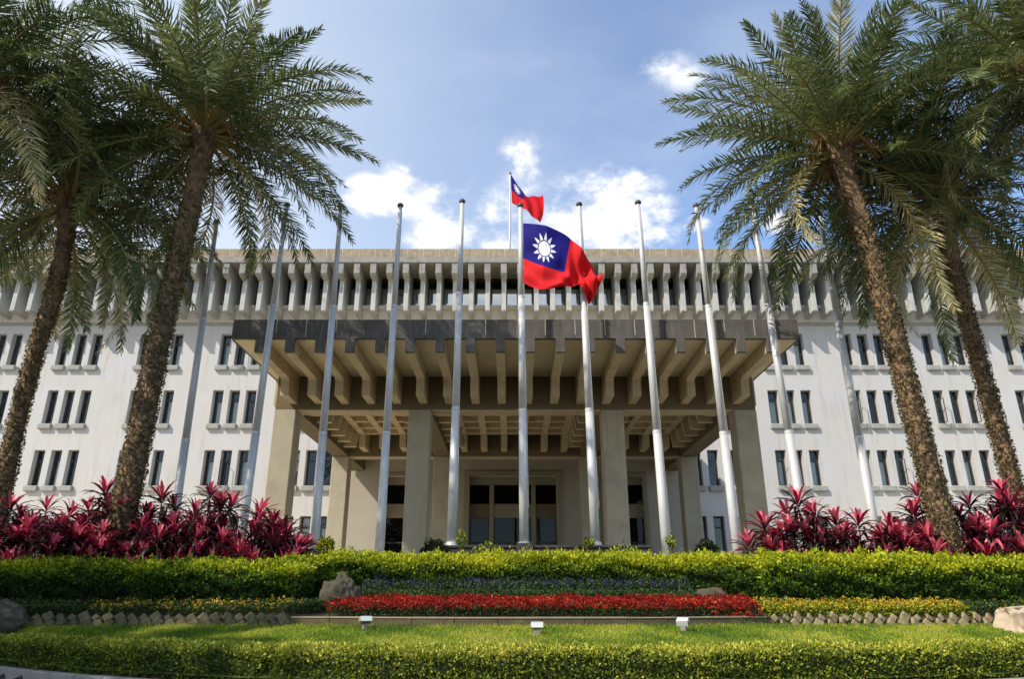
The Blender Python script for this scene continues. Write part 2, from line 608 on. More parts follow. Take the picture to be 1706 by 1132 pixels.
# one large ground sheet: flat outside the island, rising inside it
gx = np.concatenate([[-900, -300, -100, -50, -30], np.linspace(-20, 20, 81), [30, 50, 100, 300, 900]])
gyv = np.concatenate([[-900, -300, -60, -20, 0, 6], np.linspace(9, 20, 89), [24, 30, 45, 60, 120, 400, 1500]])
GX, GY = np.meshgrid(gx, gyv, indexing='ij')
GZ = gz(GX, GY)
GZ[GY < E_(GX) + .15] = -0.01
V = np.stack([GX, GY, GZ], -1).reshape(-1, 3)
ny = len(gyv)
ii = np.arange(len(gx) - 1)[:, None] * ny + np.arange(ny - 1)[None, :]
F = np.stack([ii, ii + ny, ii + ny + 1, ii + 1], -1).reshape(-1, 4)
ground = link('ground', np_mesh('ground', V, F, M_soil))
ground['kind'] = 'structure'

road = MB()
road.quad((-200, -200, 0.0), (200, -200, 0.0), (200, 9.9, 0.0), (-200, 9.9, 0.0))
xs = np.linspace(-20, 20, 61)
for a, b in zip(xs[:-1], xs[1:]):
    road.quad((a, 9.9, 0), (b, 9.9, 0), (b, float(E_(b)), 0), (a, float(E_(a)), 0))
road.build('road', M_road)['kind'] = 'structure'

lawn_sheet = sheet('lawn', np.linspace(-18, 18, 91), lambda X: E_(X) + .1, lambda X: W_(X) + .05, 24, M_lawn, .03)

fc = MB()
fc.quad((-80, 19.0, 1.575), (80, 19.0, 1.575), (80, 39.9, 1.575), (-80, 39.9, 1.575))
fc.build('forecourt', M_floor)['kind'] = 'structure'

# kerb stones round the island
kerb = empty('kerb', (0, 10, 0))
kerb['kind'] = 'structure'
X = -14.0
while X < 14:
    X2 = X + .58
    y0, y1 = float(E_(X)), float(E_(X2))
    dx, dy = (X2 - X), (y1 - y0)
    L = math.hypot(dx, dy)
    mb = MB().box(0, L - .012, -.08, .10, 0, .17)
    o = link('kerb_stone', mb.mesh('kerb_stone', M_kerb, bev=.012), kerb, (X, y0 - 10, 0), (0, 0, math.atan2(dy, dx)))
    X = X2

# ------------------------------------------------------------------ grass
n = 150000
x = rng.uniform(-12, 12, n)
t = rng.uniform(0, 1, n)
e, w = E_(x), W_(x)
y = e + .6 + (w - e - .6) * t
z = gz(x, y) + .02
D = rng.normal(size=(n, 3)) * .35
D[:, 2] = 1
ln = rng.uniform(.03, .075, n)
V, F, T = leaves(np.stack([x, y, z], 1), D, ln, rng.uniform(.006, .012, n), np.clip(rng.normal(.56, .2, n), 0, 1))
tag(link('lawn_grass', np_mesh('lawn_grass', V, F, G_grass, T)),
    'short green grass sloping up behind the clipped front hedge', 'grass', kind='stuff')

# ------------------------------------------------------------------ hedges


def hedge(name, label, x0, x1, yfront, depth, base, top, dens, lsize, m, tone_fn, core_m, shoots=0, droop=.0, group=None, rough=.05, xend=.15):
    root = empty(name, ((x0 + x1) / 2, float(yfront(np.array([(x0 + x1) / 2]))[0]) + depth / 2, 0))
    tag(root, label, 'hedge', group)
    off = np.array(root.location)
    # inner mass of twigs
    nx = max(int((x1 - x0) / .25), 4)
    xx = np.linspace(x0 + .1, x1 - .1, nx)
    prof = [(0.12, 0.0), (0.10, .35), (0.12, .8), (.25, .92), (.75, .92), (.9, .8), (.92, 0)]
    Vc = []
    for a in xx:
        yf = float(yfront(np.array([a]))[0])
        zb, zt = base(a, yf), top(a)
        for (q, h) in prof:
            Vc.append((a - off[0], yf + q * depth - off[1], zb + (zt - zb) * h + (.02 * math.sin(a * 9))))
    k = len(prof)
    Fc = [(i * k + j, (i + 1) * k + j, (i + 1) * k + j + 1, i * k + j + 1) for i in range(nx - 1) for j in range(k - 1)]
    Fc += [tuple(range(k)), tuple(range((nx - 1) * k, nx * k))[::-1]]
    link('twigs', pmesh('twigs', Vc, Fc, core_m), root)
    # leaves over the front, top, back and ends
    length = x1 - x0
    parts = []
    hm = float(np.mean([top(a) - base(a, float(yfront(np.array([a]))[0])) for a in np.linspace(x0, x1, 7)]))

    def put(nn, face):
        a = rng.uniform(x0, x1, nn)
        q = rng.uniform(0, 1, nn)
        yf = yfront(a)
        zb = np.array([base(p, r) for p, r in zip(a, yf)])
        zt = np.array([top(p) for p in a])
        bul = (np.sin((zt - zb) * q * 19 + 2.2 * np.sin(a * 1.9) + 1.4 * np.sin(a * 4.3 + 1)) * rough * (.9 if rough > .05 else 0)) + fnoise(a, q * 3, 1.6, 3) * rough * 1.6 + fnoise(a * 3, q * 8, 1.6, 5) * rough + np.maximum(fnoise(a * 5, q * 7, 1.3, 8), 0) * rough * 1.4
        inn = np.abs(rng.normal(0, .04, nn))
        if face == 'front':
            rnd = np.clip((q - .82) / .18, 0, 1) ** 2 * .16 * depth
            P = np.stack([a, yf + rnd + inn - bul, zb + (zt - zb) * q], 1)
            N = np.tile([0, -1, .25], (nn, 1))
        elif face == 'top':
            P = np.stack([a, yf + depth * (.04 + .92 * q), zt - inn + bul * .8 - (np.abs(q - .5) * 2) ** 4 * .07], 1)
            N = np.tile([0, -.15, 1], (nn, 1))
        elif face == 'back':
            P = np.stack([a, yf + depth - inn + bul, zb + (zt - zb) * q], 1)
            N = np.tile([0, 1, .25], (nn, 1))
        else:
            side = rng.integers(0, 2, nn)
            a = np.where(side == 0, x0 + .02, x1 - .02) + (rng.normal(0, .04, nn))
            q2 = rng.uniform(0, 1, nn)
            P = np.stack([a, yfront(a) + depth * q2, zb + (zt - zb) * q], 1)
            N = np.stack([np.where(side == 0, -1, 1), 0 * q, .25 + 0 * q], 1)
        D = N + rng.normal(size=(nn, 3)) * .75
        D[:, 2] += .25 - droop
        h = (P[:, 2] - zb) / (zt - zb)
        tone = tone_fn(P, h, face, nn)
        if face == 'front':
            keep = fnoise(a * 1.7, q * 4 + a, 2.1, 12) + .5 * fnoise(a * 6, q * 9, 2.1, 4) < rng.uniform(.35, 1.5, nn)
            P, D, tone = P[keep], D[keep], np.asarray(tone)[keep]
            nn = len(P)
        V, F, T = leaves(P - off, D, rng.uniform(.6, 1.45, nn) * lsize, rng.uniform(.45, .7, nn) * lsize, tone)
        parts.append((V, F, T))

    put(int(length * hm * dens), 'front')
    put(int(length * depth * dens), 'top')
    put(int(length * hm * dens * .25), 'back')
    put(int(2 * depth * hm * dens), 'ends')
    if shoots:
        a = rng.uniform(x0, x1, shoots)
        q = rng.uniform(.05, .9, shoots)
        yf = yfront(a)
        zt = np.array([top(p) for p in a])
        hgt = rng.uniform(.04, .16, shoots) * np.where(rng.uniform(size=shoots) < .06, 1.9, 1)
        for j in range(7):
            f = j / 6
            P = np.stack([a + rng.normal(0, .012, shoots), yf + depth * q, zt + hgt * f - .02], 1)
            D = rng.normal(size=(shoots, 3)) * .8
            D[:, 2] += .7
            V, F, T = leaves(P - off, D, lsize * .9, lsize * .5, np.clip(rng.normal(.80, .13, shoots), 0, 1))
            parts.append((V, F, T))
    V, F, T = join(parts)
    link('foliage', np_mesh('foliage', V, F, m, T), root)['kind'] = 'stuff'
    return root


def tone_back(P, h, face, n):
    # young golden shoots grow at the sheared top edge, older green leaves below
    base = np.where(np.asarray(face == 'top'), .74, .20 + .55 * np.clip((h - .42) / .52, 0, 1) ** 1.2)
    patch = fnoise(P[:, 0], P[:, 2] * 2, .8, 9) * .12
    left_shade = np.clip((-P[:, 0] - 3.5) / 2, 0, 1) * .17  # shade over the left hedge put into its leaf tone
    return np.clip(base + patch - left_shade + rng.normal(0, .15, n), 0, 1)


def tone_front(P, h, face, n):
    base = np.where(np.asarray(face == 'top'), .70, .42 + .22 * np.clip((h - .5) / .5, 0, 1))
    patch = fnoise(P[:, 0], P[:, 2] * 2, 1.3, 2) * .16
    left_shade = np.where(P[:, 0] < -3.2, .13, 0)  # left block darkened: its shade is part of the leaf tone
    return np.clip(base + patch - left_shade + rng.normal(0, .2, n), 0, 1)


arr = np.asarray
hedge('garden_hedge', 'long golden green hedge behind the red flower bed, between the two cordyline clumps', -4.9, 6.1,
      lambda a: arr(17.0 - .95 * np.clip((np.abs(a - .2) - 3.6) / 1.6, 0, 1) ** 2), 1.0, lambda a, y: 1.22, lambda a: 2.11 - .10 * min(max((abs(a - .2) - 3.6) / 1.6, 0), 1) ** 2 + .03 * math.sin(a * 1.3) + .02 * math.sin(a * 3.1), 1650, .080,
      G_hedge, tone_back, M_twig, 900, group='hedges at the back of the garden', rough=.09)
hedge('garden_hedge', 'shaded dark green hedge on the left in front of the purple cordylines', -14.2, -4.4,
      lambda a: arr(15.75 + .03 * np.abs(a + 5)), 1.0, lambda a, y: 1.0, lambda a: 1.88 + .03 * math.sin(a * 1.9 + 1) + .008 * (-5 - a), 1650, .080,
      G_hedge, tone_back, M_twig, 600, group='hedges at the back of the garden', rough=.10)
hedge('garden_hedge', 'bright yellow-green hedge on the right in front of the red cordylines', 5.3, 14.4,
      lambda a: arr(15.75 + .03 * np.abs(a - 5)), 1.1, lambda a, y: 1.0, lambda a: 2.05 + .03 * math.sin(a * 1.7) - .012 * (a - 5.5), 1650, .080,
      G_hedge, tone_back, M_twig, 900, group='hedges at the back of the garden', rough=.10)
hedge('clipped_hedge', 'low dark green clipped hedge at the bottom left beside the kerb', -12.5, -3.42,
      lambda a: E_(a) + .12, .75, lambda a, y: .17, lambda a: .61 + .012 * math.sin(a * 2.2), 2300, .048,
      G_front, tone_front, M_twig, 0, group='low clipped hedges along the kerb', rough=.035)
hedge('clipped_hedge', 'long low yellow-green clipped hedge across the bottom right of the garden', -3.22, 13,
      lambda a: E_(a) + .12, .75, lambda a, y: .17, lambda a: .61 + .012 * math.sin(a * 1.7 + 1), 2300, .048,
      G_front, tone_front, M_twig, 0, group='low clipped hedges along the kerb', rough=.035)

# ------------------------------------------------------------------ bed edging wall and diamond stones
edge = empty('bed_edging', (0, 14, .8))
tag(edge, 'low curved concrete edging in front of the red flower bed', 'edging')
px_ = -4.15
while px_ < 4.7:
    ln_ = .78
    a, b = px_, min(px_ + ln_, 4.88)
    ya, yb = float(W_(a)), float(W_(b))
    L = math.hypot(b - a, yb - ya)
    zb = float(gz(a, ya - .05)) - .06
    r = random.Random(int(px_ * 100))
    m1 = MB().box(.004, L - .004, 0, .12, zb, .905 + r.uniform(-.006, .006)).mesh('edging_block', M_wallst, bev=.01)
    o = link('edging_block', m1, edge, (a, ya - 14, -.8), (0, 0, math.atan2(yb - ya, b - a)))
    m2 = MB().box(0, L, -.015, .135, .905, .932 + r.uniform(-.004, .004)).mesh('coping', M_cap, bev=.006)
    link('coping', m2, o, (0, 0, 0))
    px_ += ln_


def stone_row(xa, xb, label, mt):
    root = empty('stone_edging', ((xa + xb) / 2, 14.9, .9))
    tag(root, label, 'edging', 'diagonal stone edgings of the yellow flower beds')
    metiles = [MB().box(-.080 - .01 * q, .080, -.04, .03, -.080, .080 + .012 * q).mesh('stone', mt, bev=.022) for q in range(3)]
    x = xa
    i = 0
    while x < xb:
        for row in range(2):
            xx = x + (.115 if row else 0)
            yy = float(W_(xx)) - .02 - row * .11
            zz = .90 - row * .10
            if row and zz < float(gz(xx, yy)) - .06:
                zz = float(gz(xx, yy)) + .02
            r = random.Random(i * 7 + row)
            o = link('stone', metiles[i % 3], root, Vector((xx, yy, zz)) - root.location,
                     (rad(-38 + r.uniform(-16, 16)), rad(45 + r.uniform(-14, 14)), rad(r.uniform(-18, 18))),
                     (r.uniform(.68, 1.05),) * 3)
        x += .23
        i += 1


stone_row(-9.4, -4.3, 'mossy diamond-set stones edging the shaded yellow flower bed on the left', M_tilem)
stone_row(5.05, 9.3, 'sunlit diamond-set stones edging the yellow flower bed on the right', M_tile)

# ------------------------------------------------------------------ flower beds


def bed(name, label, cat, n_fol, n_flo, xr, yr, hgt, mfol, mflo, lf, fl, spike=False, ysh=lambda a: 0 * a):
    root = empty(name, (sum(xr) / 2, sum(yr) / 2, 1))
    tag(root, label, cat)
    off = np.array(root.location)
    x = rng.uniform(*xr, n_fol)
    y = rng.uniform(*yr, n_fol) + ysh(x)
    top = hgt * (1 + .18 * fnoise(x, y, 2.2, 4))
    h = rng.uniform(0, 1, n_fol) ** .7
    P = np.stack([x, y, gz(x, y) + top * h * .85], 1)
    D = rng.normal(size=(n_fol, 3))
    D[:, 2] = np.abs(D[:, 2]) * .8
    V, F, T = leaves(P - off, D, rng.uniform(.6, 1.2, n_fol) * lf, lf * .5, rng.uniform(0, 1, n_fol))
    link('leaves', np_mesh('leaves', V, F, mfol, T), root)['kind'] = 'stuff'
    parts = []
    x = rng.uniform(*xr, n_flo)
    y = rng.uniform(*yr, n_flo) + ysh(x)
    top = hgt * (1 + .18 * fnoise(x, y, 2.2, 4))
    g = gz(x, y)
    if spike:
        for j in range(7):
            P = np.stack([x + rng.normal(0, .006, n_flo), y + rng.normal(0, .006, n_flo), g + top * (.62 + .065 * j)], 1)
            D = rng.normal(size=(n_flo, 3))
            D[:, 2] = .6
            parts.append(leaves(P - off, D, fl * (1.1 - j * .1), fl * .6, rng.uniform(0, 1, n_flo)))
    else:
        hh = top * rng.uniform(.62, 1.08, n_flo)
        tn = np.clip(rng.normal(.42 + .22 * fnoise(x * 1.3, y * 2, 1, 6), .20), 0, 1)
        for j in range(4):
            P = np.stack([x, y, g + hh], 1) + rng.normal(0, .012, (n_flo, 3))
            a = rng.uniform(0, 6.28, n_flo)
            D = np.stack([np.cos(a), np.sin(a), rng.uniform(.1, 1.1, n_flo)], 1)
            parts.append(leaves(P - off, D, fl, fl * .62, np.clip(tn + rng.normal(0, .1, n_flo), 0, 1)))
    V, F, T = join(parts)
    link('flowers', np_mesh('flowers', V, F, mflo, T), root)['kind'] = 'stuff'
    return root


sh = lambda a: (W_(a) - 13.8) * .9
bed('red_flower_bed', 'dense bed of low red flowers behind the curved edging', 'flower bed', 16000, 6500,
    (-3.5, 4.8), (13.98, 15.1), .24, G_low, G_red, .055, .045, ysh=lambda a: sh(a) * .85)
bed('ground_cover', 'band of low grey-green plants between the red flowers and purple spikes', 'plants', 9000, 1400,
    (-3.3, 3.9), (15.95, 16.3), .22, G_sage, G_sage, .06, .05)
bed('purple_flower_bed', 'row of dark purple flower spikes under the golden hedge', 'flower bed', 7000, 420,
    (-3.3, 3.9), (16.4, 16.9), .38, G_low, G_purp, .07, .035, spike=True)
bed('ground_cover', 'dark leafy ground plants in the shade beside the far left boulder', 'plants', 6000, 30,
    (-11.6, -8.4), (15.0, 15.7), .24, G_low, G_yel, .06, .03)
bed('ground_cover', 'leafy ground plants beside the pale boulder at the far right', 'plants', 4500, 30,
    (9.0, 11.6), (15.05, 15.7), .22, G_low, G_yel, .06, .03)
bed('ground_cover', 'dark leafy ground plants left of the tall mossy boulder', 'plants', 2600, 8,
    (-4.4, -3.7), (14.95, 15.7), .20, G_low, G_yel, .06, .03)
bed('yellow_flower_bed', 'shaded bed of dark leaves and sparse yellow flowers on the left', 'flower bed', 7000, 380,
    (-8.3, -4.4), (15.02, 15.65), .22, G_low, G_yel, .055, .035)
bed('yellow_flower_bed', 'sunlit bed of yellow-green leaves and yellow flowers on the right', 'flower bed', 7500, 800,
    (4.95, 9.0), (15.02, 15.65), .22, G_hedge, G_yel, .055, .038)

# ------------------------------------------------------------------ boulders


def boulder(name, label, loc, size, m, seed, rz=0, flat=.0, power=1.0):
    import bmesh
    bm = bmesh.new()
    bmesh.ops.create_icosphere(bm, subdivisions=5, radius=1)
    from mathutils import noise
    for v in bm.verts:
        p = v.co.copy()
        q = Vector([math.copysign(abs(c) ** power, c) for c in p])
        d = noise.fractal(p * 1.1 + Vector((seed, seed * 2, 0)), .8, 2.0, 4) * .30 + noise.noise(p * 5 + Vector((seed, 0, 0))) * .07 - abs(noise.noise(p * 2.6 + Vector((0, seed, 3)))) * .09 + noise.fractal(p * 9, .9, 2.0, 3) * .018
        q *= 1 + d
        if q.z > .55 and flat:
            q.z = .55 + (q.z - .55) * (1 - flat)
        v.co = Vector((q.x * size[0], q.y * size[1], q.z * size[2]))
    me = bpy.data.meshes.new(name)
    bm.to_mesh(me)
    bm.free()
    me.materials.append(m)
    for p in me.polygons:
        p.use_smooth = True
    o = link(name, me, None, loc, (0, 0, rz))
    tag(o, label, 'boulder')
    return o


boulder('boulder', 'tall mossy grey boulder at the left end of the red flower bed', (-3.50, 15.55, 1.12), (.42, .34, .56), M_rock, 21, -.3, 0, .9)
boulder('boulder', 'dim low rounded boulder at the right end of the red flower bed', (4.2, 16.2, 1.10), (.52, .35, .36), M_rock, 8)
boulder('boulder', 'dark rounded boulder at the far left edge beside the lawn', (-9.75, 14.6, .85), (.55, .42, .38), M_rock, 5)
boulder('boulder', 'pale flat-topped tan boulder at the far right edge beside the lawn', (9.75, 14.5, .88), (.62, .42, .36), M_rockp, 12, .1, .75, .6)

# ------------------------------------------------------------------ garden floodlights


def floodlight(loc, rz, tilt, label):
    root = empty('floodlight', loc, rz)
    tag(root, label, 'lamp', 'floodlights on the lawn')
    MB().box(-.05, .05, -.04, .04, 0, .11).build('stand', M_lampb, root, bev=.008)
    h = MB().box(-.115, .115, -.06, .06, -.035, .055).build('housing', M_lampb, root, bev=.02)
    h.location = (0, 0, .155)
    h.rotation_euler = (rad(tilt), 0, 0)
    g = MB().box(-.10, .10, -.068, -.06, -.03, .05).build('glass', M_lampw, h)
    MB().box(-.10, .10, -.055, .055, .055, .062).build('visor', M_lampw, h)
    return root


for (px, py, rz, tl, lb) in ((608, 1050, .5, -25, 'left floodlight on the lawn, tilted sideways, by the curved edging'),
                             (895, 1060, 0, -10, 'middle floodlight with a square white front facing the camera, below the central flagpole'),
                             (1139, 1053, -.5, 30, 'right floodlight on the lawn, its pale top tipped forward, near the yellow bed')):
    d = ray_dir(px, py)
    best = min(np.linspace(11.5, 14.6, 300), key=lambda Y: abs(EYE + d.z / d.y * Y - float(gz(d.x / d.y * Y, Y)) - .03))
    p = at(px, py, best)
    floodlight((p.x, best, float(gz(p.x, best)) + .02), rz, tl, lb)

# ------------------------------------------------------------------ the building
bld = empty('office_building', (0, 40, 0))
tag(bld, 'long white four-storey office building with slit windows and a finned concrete top floor', 'building')


def bl(o):          # parent keeping world coordinates
    o.parent = bld
    o.location = Vector(o.location) - Vector(bld.location)
    return o


TRIP = [s * v for v in (11.2, 15.95, 20.7, 25.45, 30.2, 34.95) for s in (-1, 1)]
TOPS = [16.12, 12.65, 9.17, 5.55]
WH = 2.0
holes = []      # x0,x1,z0,z1
wins = []
for c in TRIP:
    for k in (-1, 0, 1):
        for r_, zt in enumerate(TOPS):
            xc = c + .95 * k
            holes.append((xc - .30, xc + .30, zt - WH, zt))
            wins.append((xc, zt, r_, c, k))
holes.append((-2.35, 2.45, 1.4, 7.72))
holes.append((-7.0, -4.9, 1.4, 7.72))
holes.append((5.0, 7.25, 1.4, 7.72))
WX0, WX1, WZ0, WZ1 = -37.5, 37.5, 1.4, 16.62
xb = sorted({WX0, WX1, -9.1, 9.3, *[h[0] for h in holes], *[h[1] for h in holes]})
zb = sorted({WZ0, WZ1, *[h[2] for h in holes], *[h[3] for h in holes]})
wall = MB()
pwall = MB()
for a, b in zip(xb[:-1], xb[1:]):
    run = None
    for c, d in zip(zb[:-1], zb[1:]):
        xm, zm = (a + b) / 2, (c + d) / 2
        solid = not any(h[0] < xm < h[1] and h[2] < zm < h[3] for h in holes)
        if solid:
            run = (run[0], d) if run else (c, d)
        if (not solid or d == zb[-1]) and run:
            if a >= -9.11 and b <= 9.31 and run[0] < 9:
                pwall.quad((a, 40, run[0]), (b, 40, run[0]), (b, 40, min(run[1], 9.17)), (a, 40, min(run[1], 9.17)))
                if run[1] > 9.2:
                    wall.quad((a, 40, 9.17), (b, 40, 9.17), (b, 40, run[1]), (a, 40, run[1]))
            else:
                wall.quad((a, 40, run[0]), (b, 40, run[0]), (b, 40, run[1]), (a, 40, run[1]))
            run = None
for h in holes:       # jambs, head, cill of every opening
    dp = .42 if h[3] - h[2] < 3 else .55
    x0, x1, z0, z1 = h
    wall.quad((x0, 40, z0), (x0, 40 + dp, z0), (x0, 40 + dp, z1), (x0, 40, z1))
    wall.quad((x1, 40 + dp, z0), (x1, 40, z0), (x1, 40, z1), (x1, 40 + dp, z1))
    wall.quad((x0, 40, z1), (x0, 40 + dp, z1), (x1, 40 + dp, z1), (x1, 40, z1))
    wall.quad((x0, 40 + dp, z0), (x0, 40, z0), (x1, 40, z0), (x1, 40 + dp, z0))
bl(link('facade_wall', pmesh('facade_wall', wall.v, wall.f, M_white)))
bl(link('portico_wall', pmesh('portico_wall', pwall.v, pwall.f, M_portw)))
rm = MB()
rm.quad((-37.4, 41.6, 1.4), (37.4, 41.6, 1.4), (37.4, 41.6, 19.8), (-37.4, 41.6, 19.8))
for z in (6.9, 10.3, 13.8, 17.2):
    rm.quad((-37.4, 40.45, z), (37.4, 40.45, z), (37.4, 41.6, z), (-37.4, 41.6, z))
bl(rm.build('interior', M_room))
bx = MB()
bx.box(-37.5, -37.3, 40.01, 52, 1.4, 19.7).box(37.3, 37.5, 40.01, 52, 1.4, 19.7).box(-37.3, 37.3, 51.8, 52, 1.4, 19.7)
bl(bx.build('end_wall', M_white))
# upper band, string course, sill of the top floor
bl(MB().box(-37.5, 37.5, 39.86, 40.2, 16.82, 17.62).build('upper_band', M_band))
bl(MB().box(-37.5, 37.5, 39.95, 40.1, 16.62, 16.82).build('string_course', M_sill))
bl(MB().box(-37.5, 37.5, 39.62, 40.25, 17.62, 17.80).build('top_floor_sill', M_band))
bl(MB().box(-37.5, 37.5, 37.9, 52, 19.80, 20.13).build('roof_slab', M_head))
bl(MB().box(-37.5, 37.5, 38.05, 38.5, 20.13, 20.73).build('parapet_core', M_mortar))

fin_prof = [(38.6, 17.02), (40.05, 17.02), (40.05, 19.80), (37.96, 19.80), (37.93, 19.10), (38.12, 18.99), (38.6, 18.93)]
body = MB().prism_x([(y - 38.6, z - 17.02) for y, z in [(38.6, 17.02), (40.18, 17.02), (40.18, 19.798), (38.6, 19.798)]], -.135, .135).mesh('fin', M_fin, bev=.012)
head = MB().prism_x([(y - 38.6, z - 17.02) for y, z in [(37.96, 19.797), (37.94, 19.12), (38.10, 19.0), (38.594, 18.94), (38.594, 19.797)]], -.175, .175).mesh('fin_head', M_head, bev=.012)
foot = MB().box(-.145, .145, -.03, 1.24, -.03, .05).mesh('fin_foot', M_head, bev=.01)
panel = MB().box(-.452, .452, 0, .10, 0, .60).mesh('parapet_panel', M_para, bev=.012)
fx = MB().box(-.27, .27, 0, .05, 0, .07).mesh('x', M_frame)
tf = MB()
tf.box(-.34, -.30, 0, .06, 0, 2.0).box(.30, .34, 0, .06, 0, 2.0).box(-.30, .30, 0, .06, 1.28, 1.34).box(-.30, .30, 0, .06, 1.95, 2.0).box(-.30, .30, 0, .06, 0, .05)
top_frame = tf.mesh('frame', M_frame)
pane_m = MB().box(-.30, .30, .02, .03, .05, 1.28).mesh('pane', M_glass)
trans_m = MB().box(-.30, .30, .02, .03, 1.34, 1.95).mesh('transom_pane', M_dglass)
blind_m = MB().box(-.30, .30, .10, .12, .05, 1.28).mesh('blind', M_blind)
rr = random.Random(5)
for i in range(-39, 39):
    xc = (i + .5) * .95
    f = bl(link('fin', body, None, (xc, 38.6, 17.02)))
    link('fin_head', head, f)
    link('fin_foot', foot, f)
    p = bl(link('parapet_panel', panel, None, (xc + .475, 38.03, 20.135)))
    p.rotation_euler = (rad(rr.uniform(-.4, .4)), 0, 0)
    g = bl(link('window', top_frame, None, (xc + .475, 40.2, 17.80)))
    link('pane', pane_m, g)
    link('transom_pane', trans_m, g)
    if abs(xc + .475) < 9.6 or rr.random() < .12:
        o = link('blind', blind_m, g)
        o.scale = (1, 1, rr.choice([1, 1, 1, .96, .7]))
    elif rr.random() < .35:
        o = link('blind', blind_m, g)
        o.scale = (.45, 1, 1)
        o.location.x = .15

# slit windows
fr = MB()
fr.box(-.298, -.225, 0, .05, 0, 2.0).box(.225, .298, 0, .05, 0, 2.0).box(-.225, .225, 0, .05, 1.93, 2.0).box(-.225, .225, 0, .05, 0, .07)
fr.box(-.225, .225, 0, .05, 1.40, 1.47)
wframe = fr.mesh('frame', M_frame)
wpane = MB().box(-.225, .225, .02, .028, .05, 1.95).mesh('pane', M_fglass)
wsill = MB().box(-.375, .375, -.56, .0, -.30, -.002).mesh('sill', M_sill, bev=.035)
wblind = MB().box(-.255, .255, .12, .13, .0, 1.95).mesh('blind', M_blind)
wcurt = MB().box(-.10, .245, .12, .13, .0, 1.40).mesh('curtain', M_blind)
sash = MB()
sash.box(0, .04, -.03, 0, 0, 1.4).box(.46, .50, -.03, 0, 0, 1.4).box(.04, .46, -.03, 0, 0, .04).box(.04, .46, -.03, 0, 1.36, 1.4)
sash_m = sash.mesh('open_sash', M_frame)
sashp = MB().box(.04, .46, -.018, -.012, .04, 1.36).mesh('pane', M_glass)
for (xc, zt, r_, c, k) in wins:
    w_ = bl(link('window', wframe, None, (xc, 40.36, zt - WH)))
    link('pane', wpane, w_)
    link('sill', wsill, w_, (0, 0, 0) if True else None)
    q = rr.random()
    near = abs(c) < 17
    if q < (.52 if near else .3):
        o = link('curtain', wcurt, w_)
        o.location.x = rr.uniform(-.03, 0)
        o.scale.x = rr.uniform(.55, 1)
    elif q < (.55 if near else .2):
        o = link('blind', wblind, w_)
        o.scale.z = rr.uniform(.3, .9)
        o.location.z = 1.95 * (1 - o.scale.z)
    if rr.random() < .03 or (c, k, r_) in {(25.45, -1, 1), (25.45, 1, 1), (20.7, 1, 2), (20.7, -1, 1)}:
        s_ = link('open_sash', sash_m, w_, (-.25, -.36, .03), (0, 0, rad(-62)))
        s_['label'] = 'dark-framed sash standing open'

# entrance openings: dark doors, transoms and mullions in three openings
def opening(x0, x1, mull, name):
    root = bl(MB().box(x0 + .02, x1 - .02, 40.50, 40.56, 7.30, 7.70).build(name, M_portal))
    yb = 40
    def sub(mb, nm, m, bev=0):
        o = link(nm, mb.mesh(nm, m, bev=bev), root)
        return o
    edges = [x0 + .02] + [e for m_ in mull for e in m_] + [x1 - .02]
    for m_ in mull:
        sub(MB().box(m_[0], m_[1], 40.36, 40.56, 1.4, 7.30), 'mullion', M_portal, .01)
    for a, b in zip(edges[0::2], edges[1::2]):
        sub(MB().box(a, b, 40.46, 40.56, 5.50, 6.25), 'spandrel', M_portal if b - a > 1.9 or not mull else M_tand)
        sub(MB().box(a, b, 40.56, 40.57, 6.25, 7.30), 'transom_pane', M_dglass)
        sub(MB().box(a, b, 40.56, 40.57, 1.4, 5.50), 'door_pane', M_dglass)
        f = MB()
        f.box(a, a + .06, 40.50, 40.555, 1.4, 5.5).box(b - .06, b, 40.50, 40.555, 1.4, 5.5).box(a + .06, b - .06, 40.50, 40.555, 4.15, 4.22)
        f.box((a + b) / 2 - .03, (a + b) / 2 + .03, 40.50, 40.555, 1.4, 4.15)
        sub(f, 'door_frame', M_frame)


opening(-2.35, 2.45, [(-1.25, -1.0), (1.06, 1.3)], 'entrance')
opening(-7.0, -4.9, [], 'side_door')
opening(5.0, 7.25, [], 'side_door')
# moulded surround of the central entrance
sr = MB()
sr.box(-2.62, -2.35, 39.88, 40.02, 1.5, 7.98).box(2.45, 2.72, 39.88, 40.02, 1.5, 7.98).box(-2.35, 2.45, 39.88, 40.02, 7.72, 7.98)
bl(sr.build('entrance_surround', M_portal, bev=.012))
for (a, b) in ((-7.0, -4.9), (5.0, 7.25)):
    sr = MB()
    sr.box(a - .18, a, 39.92, 40.02, 1.5, 7.9).box(b, b + .18, 39.92, 40.02, 1.5, 7.9).box(a, b, 39.92, 40.02, 7.72, 7.9)
    bl(sr.build('door_surround', M_portal, bev=.012))

# ------------------------------------------------------------------ portico canopy
XC = .11
RP = .98
can = empty('entrance_canopy', (XC, 30, 0))
tag(can, 'huge concrete entrance canopy with deep ribs standing on thick square columns', 'canopy')


def cn(o):
    o.parent = can
    o.location = Vector(o.location) - Vector(can.location)
    return o


Zs, Zr, Zn, Zg, Zt = 9.27, 8.81, 8.18, 7.97, 9.94
YF, YE, YG1, YG2, YG3, YG4 = 22.1, 25.05, 26.3, 27.08, 35.55, 36.3
XL, XR = XC - 9.28, XC + 9.28
cn(MB().box(XL + .06, XR - .06, YF + .09, 39.84, Zs, Zt - .02).build('roof_slab', M_soffit))
